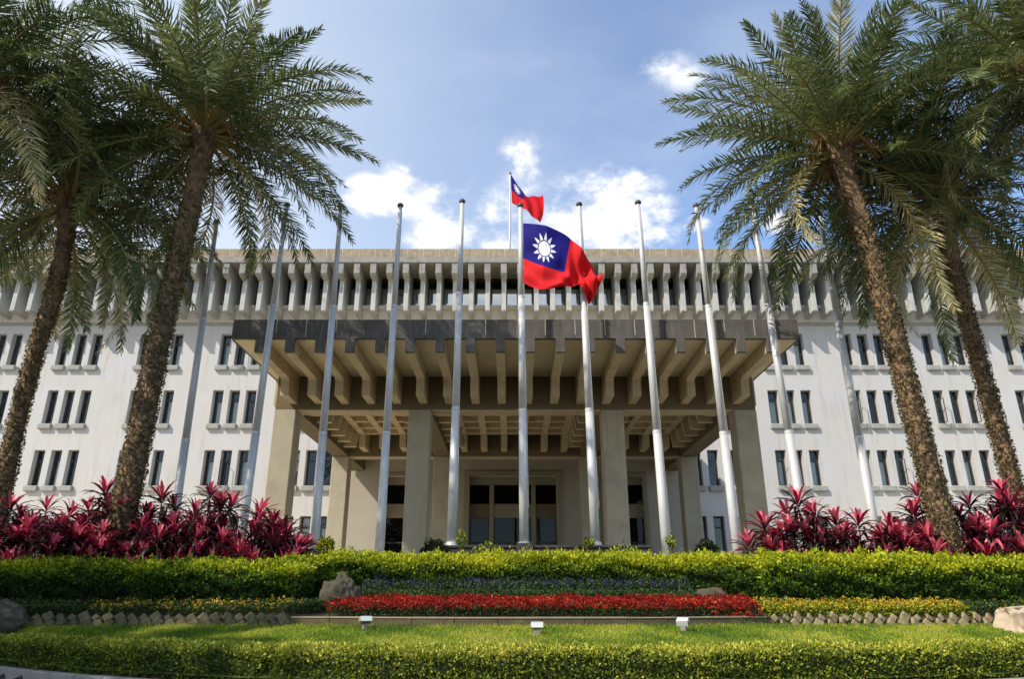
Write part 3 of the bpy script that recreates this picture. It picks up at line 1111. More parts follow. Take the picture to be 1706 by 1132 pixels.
# fascia panels with a tooth each
xs_r = [XC + RP * (i - 8.5) for i in range(18)]
hw = RP / 2 - .006
pp = [(-hw, 0), (-.15, 0), (-.15, -.46), (.15, -.46), (.15, 0), (hw, 0), (hw, Zt - Zs), (-hw, Zt - Zs)]
fp = MB().prism_y([(a, b) for a, b in pp], 0, .14).mesh('fascia_panel', M_dark, bev=.008)
for x in xs_r:
    cn(link('fascia_panel', fp, None, (x, YF - .02, Zs)))
for i, x in enumerate(xs_r[:-1]):
    if i % 5 != 3:
        rj = random.Random(i)
        cn(MB().box(x + RP / 2 - .009, x + RP / 2 + .009, YF - .024, YF + .05, Zs + rj.uniform(.0, .25), Zt - .02).build('joint_mortar', M_mortar))
for s_, xe in ((-1, XL), (1, XR)):
    a = xs_r[0] - hw if s_ < 0 else xs_r[-1] + hw
    cn(MB().box(min(a, xe), max(a, xe), YF - .02, YF + .12, Zs, Zt).build('fascia_panel', M_dark, bev=.008))
    yy = YF + .125
    while yy < 39.8:
        y2 = min(yy + .98, 39.84)
        x0_, x1_ = (xe - .02, xe + .055) if s_ < 0 else (xe - .055, xe + .02)
        cn(MB().box(x0_, x1_, yy + .006, y2 - .006, Zs, Zt).build('fascia_panel', M_dark, bev=.006))
        yy = y2
cols_x = [-8.5, -3.46, 3.77, 8.75]
gw = .39
# transverse girders (whole width) and longitudinal girders butting between them
for (a, b) in ((YG1, YG2), (YG3, YG4)):
    cn(MB().box(cols_x[0] - gw, cols_x[3] + gw, a, b, Zg, Zs - .002).build('girder', M_tand, bev=.01))
for x in cols_x:
    cn(MB().box(x - gw, x + gw, YG2 + .002, YG3 - .002, Zg + .004, Zs - .002).build('girder', M_tand, bev=.01))
for x in (cols_x[0], cols_x[3]):
    cn(MB().box(x - gw, x + gw, YG4 + .002, 39.84, Zg + .004, Zs - .002).build('girder', M_tand, bev=.01))
# light soffit strip under the girders
for (a, b) in ((YG1, YG2), (YG3, YG4)):
    for xa, xb_ in zip(cols_x[:-1], cols_x[1:]):
        cn(MB().box(xa + gw + .03, xb_ - gw - .03, a + .02, b - .02, Zg - .03, Zg - .001).build('girder_lining', M_tan))


def rib(prof, x, m=M_tan, w=.15):
    cn(MB().prism_x(prof, x - w, x + w).build('rib', m, bev=.012))


fr_prof = [(YF + .125, Zr), (YE - .12, Zr - .0), (YE, Zr - .08), (YE + .05, Zn), (YG1 - .002, Zn), (YG1 - .002, Zs - .003), (YF + .125, Zs - .003)]
for x in xs_r:
    rib(fr_prof, x)
mid = [(YG2 + .002, Zn), (YG2 + .9, Zn), (YG2 + 1.0, Zr), (YG3 - 1.25, Zr), (YG3 - 1.15, Zn), (YG3 - .002, Zn), (YG3 - .002, Zs - .003), (YG2 + .002, Zs - .003)]
bk = [(YG4 + .002, Zn), (YG4 + .6, Zn), (YG4 + .7, Zr), (39.84, Zr), (39.84, Zs - .003), (YG4 + .002, Zs - .003)]
for x in xs_r:
    if min(abs(x - c) for c in cols_x) < gw + .2:
        continue
    rib(mid, x)
    rib(bk, x)
for bi in range(3):
    xa, xb_ = cols_x[bi] + gw + .002, cols_x[bi + 1] - gw - .002
    y = YG2 + 1.0
    while y < YG3 - 1.1:
        pr = [(xa, Zn + .003), (xa + .62, Zn + .003), (xa + .72, Zr + .004), (xb_ - .72, Zr + .004), (xb_ - .62, Zn + .003), (xb_, Zn + .003), (xb_, Zs - .004), (xa, Zs - .004)]
        cn(MB().prism_y(pr, y - .13, y + .13).build('rib', M_tan, bev=.012))
        y += 1.25
# outer brackets along both sides
for s_, xo in ((-1, cols_x[0] - gw), (1, cols_x[3] + gw)):
    y = YF + .8
    xe = (XL + .065) if s_ < 0 else (XR - .065)
    while y < 39.6:
        if y > YG1 - .2:
            lo = Zn if y < 39 else Zr
            pr = [(xo, lo), (xe + .05 * -s_, lo), (xe, lo + .08), (xe, Zs - .003), (xo, Zs - .003)]
            cn(MB().prism_y(pr, y - .15, y + .15).build('bracket', M_tan, bev=.012))
        y += .98
for s_, x in ((-1, cols_x[0]), (1, cols_x[3])):
    pass
for y0 in (YG1, YG3):
    for x in cols_x:
        c_ = cn(MB().box(x - .41, x + .41, y0 - .02, y0 + .80, 1.55, Zg - .002).build('column', M_col, bev=.03))
        for z in (3.6, 5.7):
            pass
cn(MB().box(-9.8, 10.0, 23.6, 39.9, 1.58, 1.86).build('floor_slab', M_floor))

# small things by the entrance
sg = empty('wall_sign', (-7.85, 39.97, 3.3))
tag(sg, 'small white and green sign low on the white wall left of the side door', 'sign')
MB().box(-.25, .25, -.02, .02, 0, .44).build('plate', M_signw, sg)
MB().box(-.25, .25, -.028, -.021, .27, .44).build('header', M_green, sg)
for k in range(4):
    MB().box(-.2 + .105 * k, -.125 + .105 * k, -.034, -.029, .32, .39).build('letter', M_signw, sg)
gsign = MB()
for cx in (-.11, .11):
    gsign.box(cx - .035, cx + .035, -.028, -.021, .06, .15).box(cx - .025, cx + .025, -.028, -.021, .17, .22)
gsign.build('pictogram', M_green, sg)

nb = empty('notice_stand', (3.0, 37.2, 1.86))
tag(nb, 'dark red board on a stand in front of the wall right of the entrance', 'sign')
MB().box(-.43, .43, -.03, .03, 1.1, 1.62).build('board', M_redbox, nb, bev=.01)
for s_ in (-1, 1):
    MB().box(s_ * .4 - .03, s_ * .4 + .03, -.03, .03, 0, 1.1).build('leg', M_lampb, nb)
MB().box(.46, .50, -.02, .02, 0, 1.6).build('post', M_brass, nb)

ch = empty('chandelier', (-.05, 41.1, 3.2))
tag(ch, 'small white chandelier glowing inside the dark central doorway', 'lamp')
M_lit = bpy.data.materials.new('lit_lamp')
M_lit.use_nodes = True
b_ = M_lit.node_tree.nodes['Principled BSDF']
b_.inputs['Emission Color'].default_value = (1, .93, .8, 1)
b_.inputs['Emission Strength'].default_value = 1.6
MB().tube([(0, 0, .3), (0, 0, 1.0)], [.012, .012], 6).build('rod', M_brass, ch)
for a in range(6):
    t = a * math.pi / 3
    MB().tube([(.13 * math.cos(t), .13 * math.sin(t), 0), (.15 * math.cos(t), .15 * math.sin(t), .1)], [.045, .03], 8).build('lamp_shade', M_lit, ch)
MB().tube([(0, 0, .12), (0, 0, .3)], [.09, .02], 8).build('body', M_brass, ch)
tb = empty('reception_rail', (-.1, 40.9, 1.4))
tag(tb, 'pale horizontal rail crossing the dark central doorway', 'rail')
MB().box(-.8, .75, -.03, .03, 1.32, 1.38).build('bar', M_brass, tb)
for s_ in (-.7, .65):
    MB().box(s_ - .02, s_ + .02, -.02, .02, 0, 1.32).build('post', M_brass, tb)

# ------------------------------------------------------------------ flagpoles
pl = empty('flagpole_plinth', (.9, 20.0, 1.5))
tag(pl, 'low dark granite plinth carrying the three middle flagpoles behind the hedge', 'plinth')
MB().box(-2.75, 2.75, -.30, .45, 0, 1.02).build('base', M_gran, pl, bev=.02)
MB().box(-2.80, 2.80, -.34, .49, 1.022, 1.09).build('cap_stone', M_gran, pl, bev=.015)
MB().box(-.78, -.36, -.52, -.345, 0, 1.14).build('front_block', M_gran, pl, bev=.02)

tops = [(361, 372), (478, 344), (568, 346), (667, 345), (770, 338), (867, 345), (965, 343), (1063, 340), (1160, 345), (1252, 341), (1365, 360)]
bots = [(297, 820), (410, 840), (523, 915), (632, 915), (752, 905), (873, 905), (992, 908), (1110, 915), (1228, 915), (1330, 820), (1450, 840)]
wh = ['leftmost', 'second from the left', 'third from the left, in front of the left end column', 'fourth from the left, between the two left columns',
      'fifth from the left, on the left end of the dark plinth', 'centre, flying the large flag', 'on the right end of the dark plinth',
      'eighth, just right of the third column', 'ninth, by the right end column', 'tenth, rising from the red cordylines', 'rightmost']
YP = 20.0
for i, ((tx, ty), (bx_, by)) in enumerate(zip(tops, bots)):
    T_ = at(tx, ty, YP)
    B_ = at(bx_, by, YP)
    zb_ = 2.59 if 4 <= i <= 6 else 1.56
    k = (zb_ - T_.z) / (B_.z - T_.z)
    B0 = Vector((T_.x + (B_.x - T_.x) * k, YP, zb_))
    H = T_.z - zb_
    root = empty('flagpole', B0)
    tag(root, ('bare grey flagpole, ' if i != 5 else 'grey flagpole in the ') + wh[i], 'flagpole', 'row of eleven flagpoles in front of the building')
    lean = (T_ - B0)
    d = lean / H
    def pt(z, d=d):
        return d * z
    for a_, b2, r0, r1 in ((0, .36, .128, .112), (.36, .70, .108, .092), (.70, 1.0, .088, .062)):
        MB().tube([pt(a_ * H), pt(b2 * H)], [r0, r1], 16).build('shaft', M_steel, root, smooth=True)
    MB().tube([pt(.36 * H - .04), pt(.36 * H + .04)], [.118, .114], 16).build('collar', M_steel, root)
    MB().tube([pt(.70 * H - .04), pt(.70 * H + .04)], [.098, .094], 16).build('collar', M_steel, root)
    MB().tube([pt(0) - Vector((0, 0, .02)), pt(.10)], [.19, .16], 16).build('base_flange', M_steel, root)
    fz = []
    fr_ = []
    for q in range(9):
        a_ = math.pi * q / 8
        fz.append(pt(H) + Vector((0, 0, .05 - .10 * math.cos(a_) * .9)))
        fr_.append(max(.105 * math.sin(a_), .012))
    MB().tube(fz, fr_, 14).build('finial', M_finial, root, smooth=True)
    # halyard
    MB().tube([pt(1.0) + Vector((.14, -.05, 0)), pt(.5 * H) + Vector((.10, -.06, 0)), pt(.985 * H) + Vector((.07, -.03, 0))], [.006] * 3, 5).build('halyard', M_brass, root)

# rooftop pole
rt, rb = at(850, 291, 45), at(849, 405, 45)
root = empty('rooftop_flagpole', (rb.x, 45, 20.1))
tag(root, 'thin grey flagpole standing on the roof of the building', 'flagpole')
MB().tube([(0, 0, 0), (rt.x - rb.x, 0, rt.z - 20.1)], [.085, .06], 12).build('shaft', M_steel, root, smooth=True)
MB().tube([(rt.x - rb.x, 0, rt.z - 20.13), (rt.x - rb.x, 0, rt.z - 20.0), (rt.x - rb.x, 0, rt.z - 19.9)], [.05, .10, .03], 12).build('finial', M_finial, root, smooth=True)
MB().box(-.25, .25, -.25, .25, 0, .12).build('base', M_head, root)


def interp(pts, u):
    us = [p[0] for p in pts]
    # smooth interpolation through control points
    xs_ = [p[1] for p in pts]
    ys_ = [p[2] for p in pts]
    def cr(vals, u):
        for i in range(len(us) - 1):
            if u <= us[i + 1] + 1e-9:
                t = (u - us[i]) / (us[i + 1] - us[i])
                p0 = vals[max(i - 1, 0)]
                p1, p2 = vals[i], vals[i + 1]
                p3 = vals[min(i + 2, len(vals) - 1)]
                return .5 * (2 * p1 + (p2 - p0) * t + (2 * p0 - 5 * p1 + 4 * p2 - p3) * t * t + (3 * p1 - p0 - 3 * p2 + p3) * t ** 3)
        return vals[-1]
    return cr(xs_, u), cr(ys_, u)


def flag(name, label, rows, Y, wave, nu=72, nv=40):
    V, UV = [], []
    for j in range(nv + 1):
        v = j / nv
        for i in range(nu + 1):
            u = i / nu
            pr = [interp(r, u) for r in rows]      # top (v=1), middle, bottom (v=0)
            # quadratic through three rows
            a = 2 * (v - .5) * (v - 0)
            b = 4 * v * (1 - v)
            c = 2 * (1 - v) * (.5 - v)
            px = pr[0][0] * a + pr[1][0] * b + pr[2][0] * c
            py = pr[0][1] * a + pr[1][1] * b + pr[2][1] * c
            yy = Y + wave(u, v)
            V.append(at(px, py, Y) + Vector((0, yy - Y, 0)))
            UV.append((u * 1.5, v))
    base = V[0].copy()
    F = [(j * (nu + 1) + i, j * (nu + 1) + i + 1, (j + 1) * (nu + 1) + i + 1, (j + 1) * (nu + 1) + i) for j in range(nv) for i in range(nu)]
    me = pmesh(name, [p - base for p in V], F, M_flag, True)
    uvl = me.uv_layers.new(name='UVMap')
    for lp in me.loops:
        uvl.data[lp.index].uv = UV[lp.vertex_index]
    o = link(name, me, None, base)
    mod = o.modifiers.new('cloth', 'SOLIDIFY')
    mod.thickness = .006
    tag(o, label, 'flag')
    return o


flag('flag', 'large red flag with blue canton and white sun flying from the central flagpole',
     [[(0, 872, 362), (.25, 911, 378), (.5, 951, 397), (.75, 982, 434), (1, 1003, 467)],
      [(0, 872, 422), (.25, 905, 444), (.5, 941, 454), (.75, 968, 462), (1, 995, 484)],
      [(0, 872, 464), (.25, 905, 482), (.5, 941, 477), (.75, 968, 480), (1, 984, 502)]], 19.62,
     lambda u, v: (.33 * (1 - min(u * 4, 1))) + .10 * math.sin(u * 9 + v * 2.0) * u - (.42 * math.sin(u * 18 - v * 5 + 1) * max(u - .40, 0)) + .24 * math.sin(u * 34 + v * 9) * max(u - .42, 0) + .035 * math.sin(u * 15 - v * 11) + .02 * math.sin(u * 6 + v * 21))
flag('rooftop_flag', 'small red and blue flag flying from the rooftop pole above the building',
     [[(0, 851, 290), (.5, 873, 323), (.75, 888, 325), (1, 904, 326)],
      [(0, 852, 316), (.5, 873, 335), (.75, 890, 341), (1, 906, 348)],
      [(0, 853, 338), (.5, 873, 349), (.75, 886, 360), (1, 900, 368)]], 44.95,
     lambda u, v: .25 * math.sin(u * 8 + v * 2) * u + .12 * math.sin(u * 19 + v * 3) * u)

# ------------------------------------------------------------------ palms


def make_frond(seed, L, droop, sag, dead=0.0):
    """a date-palm frond along +X, rising then arching down; leaflets in ranks each side"""
    r = np.random.default_rng(seed)
    ns = 15
    s = np.linspace(0, 1, ns)
    ang = -droop * s ** 1.6 * 1.15
    side = sag * s ** 2 * .4
    x = np.zeros(ns)
    z = np.zeros(ns)
    for i in range(1, ns):
        x[i] = x[i - 1] + math.cos(ang[i]) * L / (ns - 1)
        z[i] = z[i - 1] + math.sin(ang[i]) * L / (ns - 1)
    y = side * L * .25
    C = np.stack([x, y, z], 1)
    # rachis
    Vr, Fr = [], []
    for i in range(ns):
        w = .038 * (1 - s[i]) + .006
        w = w * (1 + 1.1 * max(0, 1 - s[i] / .16))
        Vr += [C[i] + (0, w, 0), C[i] + (0, 0, w * .8), C[i] + (0, -w, 0), C[i] + (0, 0, -w * .7)]
        if i:
            b = (i - 1) * 4
            for k in range(4):
                Fr.append((b + k, b + (k + 1) % 4, b + 4 + (k + 1) % 4, b + 4 + k))
    # leaflets
    nl = 80
    t = np.linspace(.13, .995, nl)
    t = np.concatenate([t, t + .003])
    sd = np.concatenate([np.ones(nl), -np.ones(nl)])
    t = np.clip(t + r.normal(0, .003, len(t)), 0, 1)
    P = np.stack([np.interp(t, s, C[:, k]) for k in range(3)], 1)
    a = np.interp(t, s, ang)
    T = np.stack([np.cos(a), 0 * a, np.sin(a)], 1)
    Nn = np.stack([-np.sin(a), 0 * a, np.cos(a)], 1)
    B = np.stack([0 * a, np.ones_like(a), 0 * a], 1) * sd[:, None]
    fwd = rad(38) + r.normal(0, .10, len(t)) + (1 - t) * .45           # angle off the rachis
    lift = r.choice([-.25, .15, .55], len(t)) + r.normal(0, .12, len(t))
    D = unit(T * np.cos(fwd)[:, None] + (B * np.cos(lift)[:, None] + Nn * np.sin(lift)[:, None]) * np.sin(fwd)[:, None])
    ln = .58 * np.sin(np.clip(t * 1.02, 0, 1) ** .75 * math.pi * .86 + .22) + .06
    ln = ln * r.uniform(.88, 1.1, len(t)) * L / 4.2
    wd = .036 * (L / 4.2)
    up = Nn
    Sd = unit(np.cross(D, up + r.normal(0, .25, up.shape)))
    g = np.array([0, 0, -1.0])
    p1 = P + D * (ln * .5)[:, None]
    p2 = P + D * (ln * .98)[:, None] + g * (ln * .16)[:, None]
    w0, w1 = wd * .35, wd * .5
    V = np.stack([P + Sd * w0, P - Sd * w0, p1 + Sd * w1, p1 - Sd * w1, p2], 1).reshape(-1, 3)
    i = np.arange(len(t)) * 5
    F = np.concatenate([np.stack([i, i + 1, i + 3], 1), np.stack([i, i + 3, i + 2], 1), np.stack([i + 2, i + 3, i + 4], 1)])
    tone = np.clip(r.normal(.46 + r.uniform(-.14, .20), .14, len(t)), 0, .8)
    if dead:
        tone = np.clip(tone + dead, 0, 1)
    fol = np_mesh('leaflets', V, F, G_palm, np.repeat(tone, 5))
    rac = pmesh('frond', [tuple(v) for v in Vr], Fr, M_rachis)
    return rac, fol


FR = []
for k in range(14):
    FR.append(make_frond(100 + k, 4.2, .55 + .11 * (k % 7), (-1) ** k * .6, 0))
FR_dead = [make_frond(300 + k, 4.0, 1.2, .4, .40) for k in range(2)]
FR_young = [make_frond(400 + k, 3.9, .40 + .2 * k, .3, .22) for k in range(3)]


def trunk_mesh(pts, radii, m):
    return MB().tube(pts, radii, 20, cap=True).mesh('trunk', m, smooth=True)


def palm(label, path, r_base, r_top, scale, seed, nfr=92, vines=1.0, hang=1.0, fruit=True, spin=0):
    """path: world points from the base to the crown"""
    r = random.Random(seed)
    nr = np.random.default_rng(seed)
    base = Vector(path[0])
    root = empty('date_palm', base)
    tag(root, label, 'palm tree', 'date palms framing the building')
    # resample the path
    P = [Vector(p) - base for p in path]
    seg = []
    K = 40
    dist = [0]
    for a, b in zip(P[:-1], P[1:]):
        dist.append(dist[-1] + (b - a).length)
    Lt = dist[-1]
    def pos(t):
        d = t * Lt
        for i in range(len(P) - 1):
            if d <= dist[i + 1] + 1e-6:
                f = (d - dist[i]) / (dist[i + 1] - dist[i])
                p0, p1, p2, p3 = P[max(i - 1, 0)], P[i], P[i + 1], P[min(i + 2, len(P) - 1)]
                return .5 * (2 * p1 + (p2 - p0) * f + (2 * p0 - 5 * p1 + 4 * p2 - p3) * f * f + (3 * p1 - p0 - 3 * p2 + p3) * f ** 3)
        return P[-1].copy()
    C = [pos(i / (K - 1)) for i in range(K)]
    R = []
    for i in range(K):
        t = i / (K - 1)
        rr_ = r_base * (1 - t) + r_top * t
        rr_ *= 1 + .35 * math.exp(-t * 16) + .95 * math.exp(-((t - .985) / .05) ** 2) + r.uniform(-.03, .03)
        R.append(rr_)
    link('trunk', trunk_mesh(C, R, M_bark), root)
    # old leaf bases in a spiral
    n = int(Lt * 105)
    tt = (np.arange(n) + .5) / n
    ang = np.arange(n) * 2.39996 + nr.normal(0, .10, n)
    tt = np.clip(tt + nr.normal(0, .0035, n), 0, 1)
    Ca = np.array(C)
    ci = np.stack([np.interp(tt, np.linspace(0, 1, K), Ca[:, k]) for k in range(3)], 1)
    ri = np.interp(tt, np.linspace(0, 1, K), R)
    out = np.stack([np.cos(ang), np.sin(ang), 0 * ang], 1)
    tang = np.stack([-np.sin(ang), np.cos(ang), 0 * ang], 1)
    upv = np.array([0, 0, 1.0])
    big = 1 + .9 * np.clip((tt - .55) / .45, 0, 1)
    w = .068 * big * nr.uniform(.5, 1.35, n)
    h = .080 * big * nr.uniform(.5, 1.6, n)
    dep = (.035 + .05 * np.clip((tt - .5) / .5, 0, 1)) * nr.uniform(.3, 1.8, n) * .8
    c0 = ci + out * (ri - .012)[:, None]
    a = c0 - tang * w[:, None]
    b = c0 + tang * w[:, None]
    dn = c0 - upv * (h * .9)[:, None]
    tp = c0 + out * dep[:, None] + upv * (h * .9)[:, None]
    tpl = tp - tang * (w * .45)[:, None]
    tpr = tp + tang * (w * .45)[:, None]
    bkp = c0 + upv * (h * .7)[:, None]
    V = np.stack([a, b, dn, tpl, tpr, bkp], 1).reshape(-1, 3)
    i = np.arange(n) * 6
    F = np.concatenate([np.stack(q, 1) for q in ((i, i + 2, i + 3), (i + 2, i + 4, i + 3), (i + 2, i + 1, i + 4), (i, i + 3, i + 5), (i + 3, i + 4, i + 5), (i + 4, i + 1, i + 5))])
    link('leaf_bases', np_mesh('leaf_bases', V, F, M_stub), root)['kind'] = 'stuff'
    # creepers, dried on the lower trunk
    if vines:
        n = int(Lt * 620 * vines)
        tt = nr.uniform(0, 1, n) ** 1.15 * .80
        ang = nr.uniform(0, 2 * math.pi, n)
        ci = np.stack([np.interp(tt, np.linspace(0, 1, K), Ca[:, k]) for k in range(3)], 1)
        ri = np.interp(tt, np.linspace(0, 1, K), R) + .005 + np.abs(nr.normal(0, .018, n)) + .012 * np.sin(tt * 90 + ang * 3)
        out = np.stack([np.cos(ang), np.sin(ang), 0 * ang], 1)
        D = out * .8 + nr.normal(size=(n, 3)) * .6
        V, F, T = leaves(ci + out * ri[:, None], D, nr.uniform(.04, .085, n), nr.uniform(.03, .05, n), nr.uniform(0, 1, n))
        link('creeper', np_mesh('creeper', V, F, G_ivy, T), root)['kind'] = 'stuff'
    # crown
    top = C[-1]
    for k in range(nfr):
        f = (k + .5) / nfr
        az = k * 2.39996 + spin + r.uniform(-.15, .15)
        el = rad(82 - 118 * f ** .98 * hang + r.uniform(-7, 7))
        if math.sin(az) < -.62 and el < rad(8) and path[0][1] > 10:
            continue          # the avenue's fronds were cut on the side facing the drive
        if f < .12:
            rac, fol = FR_young[k % 3]
        elif f > .93 and k % 2:
            rac, fol = FR_dead[k % 2]
        else:
            rac, fol = FR[r.randrange(14)]
        rad_off = R[-1] * .7
        loc = top + Vector((math.cos(az) * rad_off, math.sin(az) * rad_off, -.55 * f + .15))
        rot = (Euler((0, 0, az)).to_matrix() @ Euler((0, -el, 0)).to_matrix() @ Euler((r.uniform(-.5, .5), 0, 0)).to_matrix()).to_euler()
        sc = scale * r.uniform(.86, 1.08) * (1 if f > .1 else .85)
        o = link('frond', rac, root, loc, rot, (sc, sc, sc))
        link('leaflets', fol, o)
    # orange fruit stalks hanging in the crown
    if fruit:
        for q in range(4):
            az = spin + q * 1.9 + r.uniform(-.3, .3)
            mb = MB()
            for j in range(9):
                aj = az + r.uniform(-.25, .25)
                d1 = Vector((math.cos(aj), math.sin(aj), 0))
                p0 = top + Vector((0, 0, -.15)) + d1 * .25
                p1 = p0 + d1 * .45 + Vector((0, 0, .1))
                p2 = p1 + d1 * .30 + Vector((r.uniform(-.1, .1), r.uniform(-.1, .1), -r.uniform(.35, .75)))
                mb.tube([p0, p1, p2], [.018, .014, .02], 5)
            mb.build('fruit_stalk', M_fruit, root)
    return root


def pth(pix, Y0, Y1, zbase):
    out = []
    n = len(pix)
    for i, (px, py) in enumerate(pix):
        Y = Y0 + (Y1 - Y0) * i / (n - 1)
        out.append(at(px, py, Y))
    out[0] = Vector((out[0].x, out[0].y, zbase))
    return out


palm('tall date palm, inner one of the left pair, crown open against the sky', pth([(190, 930), (226, 760), (268, 560), (310, 380), (345, 215)], 17.4, 16.6, 1.5), .28, .20, 1.08, 11, 92, 1.0, 1.0, spin=.3)
palm('dark date palm at the left edge with trunk rising behind the cordylines', pth([(-15, 930), (24, 725), (61, 583), (93, 481), (120, 330)], 18.4, 17.4, 1.5), .20, .17, 1.05, 12, 84, .8, 1.05, spin=1.1)
palm('sunlit date palm, inner one of the right pair, with a thick leaning trunk', pth([(1590, 935), (1525, 700), (1475, 510), (1425, 350), (1390, 245)], 16.9, 16.5, 1.5), .245, .225, 1.05, 13, 88, 1.1, .98, spin=2.0)
palm('date palm near the right edge with a slimmer trunk and heavy dark crown', pth([(1722, 930), (1677, 770), (1630, 600), (1590, 450), (1562, 320)], 18.6, 17.6, 1.5), .205, .17, 1.08, 14, 90, .9, 1.03, spin=.7)
palm('date palm whose crown fills the top left corner, trunk outside the picture', pth([(-330, 980), (-240, 700), (-150, 400), (-40, 120)], 16.2, 15.0, 1.2), .26, .22, 1.05, 15, 76, .4, .95, spin=.2)
palm('date palm whose crown fills the top right corner, trunk outside the picture', pth([(2010, 980), (1925, 700), (1820, 400), (1715, 110)], 16.5, 15.2, 1.2), .26, .22, 1.05, 16, 76, .4, .95, spin=1.9)
# the rest of the avenue stands just outside the picture on the sunny side
palm('date palm beside the drive outside the left edge of the picture', [Vector((-15.5, 7.5, 0)), Vector((-15.2, 7.6, 4)), Vector((-15.2, 7.4, 8.2))], .36, .28, 1.0, 17, 56, 0, 1.0, False)
palm('date palm further along the drive outside the left edge of the picture', [Vector((-12.3, 4.6, 0)), Vector((-12.4, 4.8, 3)), Vector((-12.0, 4.6, 6.0))], .36, .28, .95, 18, 50, 0, 1.0, False)

# ------------------------------------------------------------------ cordylines


def rosette_mesh(seed, n=30, L=.50, red=.5):
    r = np.random.default_rng(seed)
    parts_V, parts_F, parts_T, o = [], [], [], 0
    for k in range(n):
        f = k / (n - 1)                      # 0 inner, 1 outer
        az = k * 2.39996 + r.uniform(-.2, .2)
        el = rad(84 - 92 * f ** 1.0 + r.uniform(-8, 8))
        ln = L * (.62 + .5 * math.sin(min(f * 1.3, 1) * math.pi * .6)) * r.uniform(.85, 1.1)
        wd = .075 * r.uniform(.8, 1.15)
        d = np.array([math.cos(az), math.sin(az)])
        sd = np.array([-math.sin(az), math.cos(az), 0])
        pts = []
        p = np.array([d[0] * .02, d[1] * .02, .10 * (1 - f) - .16 * f])
        e = el
        st = [0, .25, .5, .78, 1]
        for i in range(5):
            if i:
                ds = (st[i] - st[i - 1]) * ln
                e = e - (.16 + .42 * f) * (st[i])
                p = p + np.array([d[0] * math.cos(e), d[1] * math.cos(e), math.sin(e)]) * ds
            pts.append(p.copy())
        ws = [.012, wd * .42, wd * .5, wd * .36, .003]
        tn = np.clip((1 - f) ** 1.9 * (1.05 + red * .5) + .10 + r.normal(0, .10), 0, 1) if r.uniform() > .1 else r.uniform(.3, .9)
        V = []
        for q, w in zip(pts, ws):
            V += [q + sd * w + np.array([0, 0, w * .5]), q - np.array([0, 0, 0]), q - sd * w + np.array([0, 0, w * .5])]
        F = []
        for i in range(4):
            b = i * 3
            F += [(b, b + 1, b + 4, b + 3), (b + 1, b + 2, b + 5, b + 4)]
        parts_V.append(np.array(V))
        parts_F.append(np.array(F) + o)
        t5 = np.repeat(np.clip(tn + np.array([-.05, 0, .03, .05, .08]), 0, 1), 3)
        parts_T.append(t5)
        o += 15
    return np_mesh('leaf_rosette', np.concatenate(parts_V), np.concatenate(parts_F), G_cord, np.concatenate(parts_T), smooth=True)


ROS = {'bright': [rosette_mesh(20 + k, 30, .50, .42) for k in range(5)],
       'mid': [rosette_mesh(40 + k, 28, .50, .12) for k in range(5)],
       'dark': [rosette_mesh(60 + k, 26, .50, -.45) for k in range(5)]}


def cordyline(x, y, h, mix, label, seed, heads=7, spread=.42):
    r = random.Random(seed)
    zb = float(gz(x, y))
    root = empty('cordyline', (x, y, zb))
    tag(root, label, 'plant', 'cordyline plants behind the hedge')
    for k in range(heads):
        lead = (k == 0)
        a = r.uniform(0, 6.28)
        rr_ = 0 if lead else spread * r.uniform(.4, 1.15)
        hh = h if lead else h * r.uniform(.30, .90)
        tip = Vector((rr_ * math.cos(a), rr_ * math.sin(a), hh - .30))
        mb = MB().tube([(tip.x * .15, tip.y * .15, 0), (tip.x * .6, tip.y * .6, tip.z * .5), tip], [.022, .018, .015], 6)
        st = mb.build('stem', M_cstem, root)
        q = r.random()
        fam = 'bright' if q < mix[0] else ('mid' if q < mix[0] + mix[1] else 'dark')
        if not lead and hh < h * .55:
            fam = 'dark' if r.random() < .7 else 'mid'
        sc = r.uniform(.85, 1.15)
        tl = (r.uniform(-.25, .25) - tip.y * .3, r.uniform(-.25, .25) + tip.x * .5, r.uniform(0, 6.28))
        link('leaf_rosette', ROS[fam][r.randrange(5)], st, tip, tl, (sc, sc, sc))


def Xof(px, py, Y):
    p = at(px, py, Y)
    return p.x, p.z


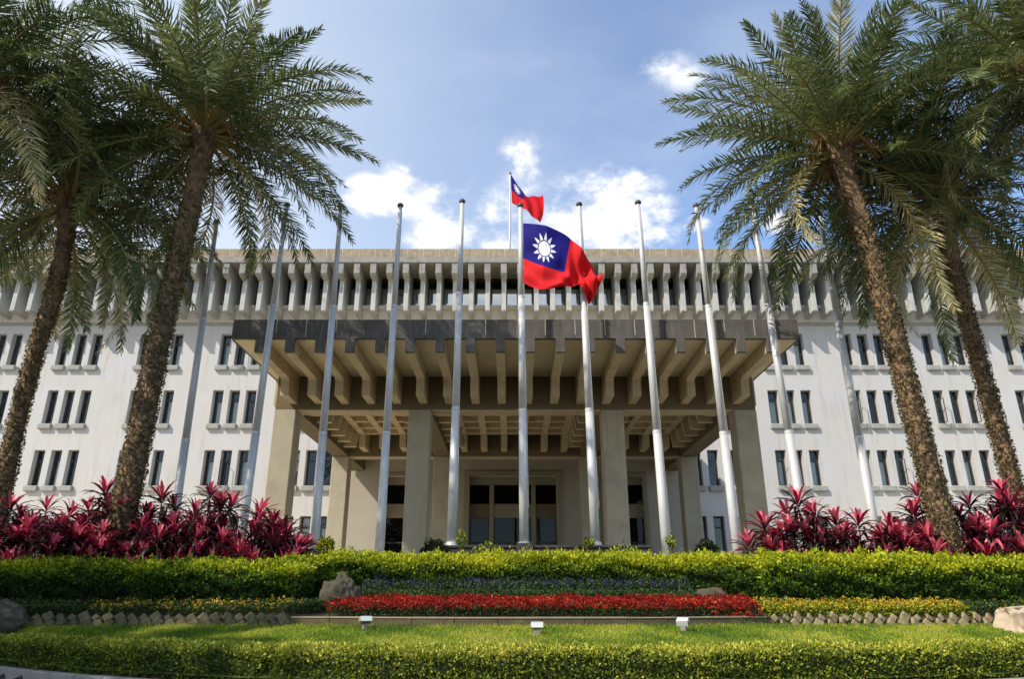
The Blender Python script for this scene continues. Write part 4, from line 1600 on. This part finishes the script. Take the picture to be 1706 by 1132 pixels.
# (pixel x of the plant, pixel y of its top, depth)
left_pl = [(-60, 850, 17.3), (20, 838, 17.2), (35, 852, 17.9), (80, 838, 17.4), (118, 848, 17.1), (150, 842, 17.8), (178, 812, 17.5), (205, 838, 17.1), (243, 850, 17.6),
           (272, 822, 17.3), (292, 838, 17.9), (325, 848, 17.2), (352, 814, 17.6), (385, 836, 17.2), (432, 846, 17.2), (455, 862, 17.6), (478, 880, 17.1),
           (-130, 840, 17.6), (110, 868, 16.98), (235, 872, 17.0), (340, 872, 16.98), (420, 880, 16.95), (50, 875, 17.0), (175, 880, 16.98), (290, 878, 17.0)]
lw = ['leftmost cordyline in view at the picture edge', 'tall dark leaning cordyline', 'pink-topped cordyline', 'cordyline']
for i, (px, py, Y) in enumerate(left_pl):
    X_, Z_ = Xof(px, py, Y)
    g_ = float(gz(X_, Y))
    mixv = (.17, .16) if i % 3 != 1 else (.03, .12)  # fewer bright heads: the left clump's shade goes into this mix
    tall = py < 825
    if px < 0:
        lb = 'dark red cordyline just outside the left edge of the picture, ' + ('nearer the first palm' if i == 0 else 'furthest left')
    else:
        wcol = ('tall purple-red' if tall else ('low dark purple' if py > 865 else 'magenta-topped purple'))
        ref = ('by the leftmost palm' if px < 60 else 'between the left palms' if px < 170 else
               'by the inner left palm' if px < 250 else 'in front of the leftmost flagpole' if px < 320 else
               'left of the second flagpole' if px < 400 else 'by the second flagpole' if px < 440 else 'at the right end of the left clump')
        dp_ = 'front row' if Y < 17.05 else ('back row' if Y > 17.55 else 'middle row')
        lb = f'{wcol} cordyline {ref}, {dp_}, {(["1st","2nd","3rd","4th","5th","6th","7th","8th","9th","10th","11th","12th","13th","14th","15th","16th","17th","18th","19th","20th","21st","22nd","23rd","24th","25th"])[sorted(p[0] for p in left_pl if p[0] >= 0).index(px)]} from left'
    lb = lb.replace('magenta-topped purple', 'magenta-topped').replace(' row,', ',')
    assert len(lb.split()) <= 16, lb
    cordyline(X_, Y, Z_ - g_ + .12, mixv, lb, 900 + i, 12)
right_pl = [(1272, 868, 17.1), (1328, 828, 17.2), (1300, 880, 16.98), (1362, 872, 17.3), (1392, 862, 17.1), (1428, 862, 17.5), (1400, 890, 16.97),
            (1478, 868, 17.1), (1520, 848, 17.5), (1528, 815, 17.9), (1490, 885, 16.95), (1550, 876, 17.3), (1560, 890, 16.95), (1612, 832, 17.6), (1628, 868, 17.15), (1668, 812, 17.5),
            (1690, 850, 17.1), (1650, 880, 16.98), (1730, 830, 17.4), (1790, 840, 17.2)]
for i, (px, py, Y) in enumerate(right_pl):
    X_, Z_ = Xof(px, py, Y)
    g_ = float(gz(X_, Y))
    mixv = (.62, .25) if i % 4 != 3 else (.3, .35)
    if px > 1706:
        lb = 'red cordyline just outside the right edge of the picture, ' + ('nearer one' if px < 1760 else 'further one')
    else:
        wcol = ('tall red' if py < 835 else ('low crimson' if py > 874 else 'pink-red'))
        ref = ('by the right end column' if px < 1310 else 'by the tenth flagpole' if px < 1345 else 'between the right flagpoles' if px < 1440 else
               'left of the thick right palm' if px < 1540 else 'by the thick right palm' if px < 1600 else 'right of the thick right palm')
        dp_ = 'front row' if Y < 17.05 else ('back row' if Y > 17.4 else 'middle row')
        rk = sorted([p[0] for p in right_pl if p[0] <= 1706], reverse=True).index(px) + 1
        dp_ = dp_.replace(' row', '')
        lb = f'{wcol} cordyline {ref}, {dp_}, {rk}{"st" if rk==1 else "nd" if rk==2 else "rd" if rk==3 else "th"} from right'
    assert len(lb.split()) <= 16, lb
    cordyline(X_, Y, Z_ - g_ + .12, mixv, lb, 950 + i, 10)

# ------------------------------------------------------------------ small shrubs behind the hedge


def shrub(name, label, px, py_top, Y, rad_, m, n, size):
    X_, Z_ = Xof(px, py_top, Y)
    g_ = float(gz(X_, Y))
    hgt = Z_ - g_
    root = empty(name, (X_, Y, g_))
    tag(root, label, 'shrub')
    mb = MB()
    for k in range(5):
        a = k * 1.3
        mb.tube([(0, 0, 0), (.3 * rad_ * math.cos(a), .3 * rad_ * math.sin(a), hgt * .5), (.6 * rad_ * math.cos(a), .6 * rad_ * math.sin(a), hgt * .85)], [.02, .015, .008], 5)
    mb.build('stems', M_bark, root)
    u = rand_unit(n) * (rng.uniform(.3, 1, (n, 1)) ** .5)
    P = u * np.array([rad_, rad_, min(rad_ * 1.3, hgt * .5)]) + np.array([0, 0, hgt - min(rad_ * 1.3, hgt * .5)])
    P = P * (1 + .12 * fnoise(P[:, 0] * 4, P[:, 2] * 4, 2, 1)[:, None])
    D = unit(u) + rng.normal(size=(n, 3)) * .6
    V, F, T = leaves(P, D, rng.uniform(.7, 1.3, n) * size, size * .5, rng.uniform(0, 1, n))
    link('foliage', np_mesh('foliage', V, F, m, T), root)['kind'] = 'stuff'


shrub('dark_shrub', 'round dark shrub behind the hedge left of the right rear columns', 1176, 902, 24.0, .34, G_shrub, 2600, .09)
shrub('dark_shrub', 'dark spreading shrub beside the left end of the granite plinth', 724, 899, 19.6, .33, G_shrub, 1800, .09)
shrub('young_shrub', 'small yellow-green shrub behind the hedge by the rear left column', 543, 897, 19.4, .20, G_hedge, 1100, .08)
shrub('young_shrub', 'thin yellow-green sapling in front of the granite plinth, left half', 768, 890, 19.2, .10, G_hedge, 260, .07)
shrub('young_shrub', 'thin yellow-green sapling by the right end of the granite plinth', 982, 896, 19.2, .10, G_hedge, 260, .07)
shrub('young_shrub', 'leafy yellow-green sapling at the foot of the eighth flagpole', 1116, 894, 19.2, .10, G_hedge, 260, .07)
shrub('low_shrub', 'low green shrub against the left front of the granite plinth', 812, 906, 19.1, .55, G_hedge, 1500, .07)
shrub('low_shrub', 'low green shrub against the right front of the granite plinth', 1035, 908, 19.1, .5, G_hedge, 1300, .07)

# ------------------------------------------------------------------ broadleaf shade trees of the avenue, outside the left edge


def shade_tree(label, x, y, ztop, rad_, n, seed):
    nr = np.random.default_rng(seed)
    root = empty('shade_tree', (x, y, 0))
    tag(root, label, 'tree', 'shade trees beside the drive')
    MB().tube([(0, 0, -.05), (.1, .1, 2.2), (-.1, 0, ztop - 2 * rad_ * .6)], [.30, .22, .15], 10).build('trunk', M_bark, root, smooth=True)
    P = []
    for k in range(16):
        c = unit(nr.normal(size=(1, 3)))[0] * np.array([rad_ * .75, rad_ * .75, rad_ * .42]) + np.array([0, 0, ztop - rad_ * .75])
        MB().tube([(-.1, 0, ztop - 2 * rad_ * .6), tuple(c * np.array([.6, .6, .95])), tuple(c)], [.10, .06, .02], 6).build('limb', M_bark, root)
        u = unit(nr.normal(size=(n // 16, 3))) * (nr.uniform(0, 1, (n // 16, 1)) ** .4)
        P.append(c + u * np.array([1.15, 1.15, .75]))
    P = np.concatenate(P)
    V, F, T = leaves(P, nr.normal(size=P.shape), nr.uniform(.12, .22, len(P)), .10, nr.uniform(0, .8, len(P)))
    link('crown', np_mesh('crown', V, F, G_low, T), root)['kind'] = 'stuff'


shade_tree('bushy shade tree outside the left edge of the picture, nearer the garden', -14.6, 10.6, 8.8, 3.0, 9000, 1)
shade_tree('bushy shade tree outside the left edge of the picture, nearer the camera', -11.6, 5.2, 6.6, 2.5, 8000, 2)
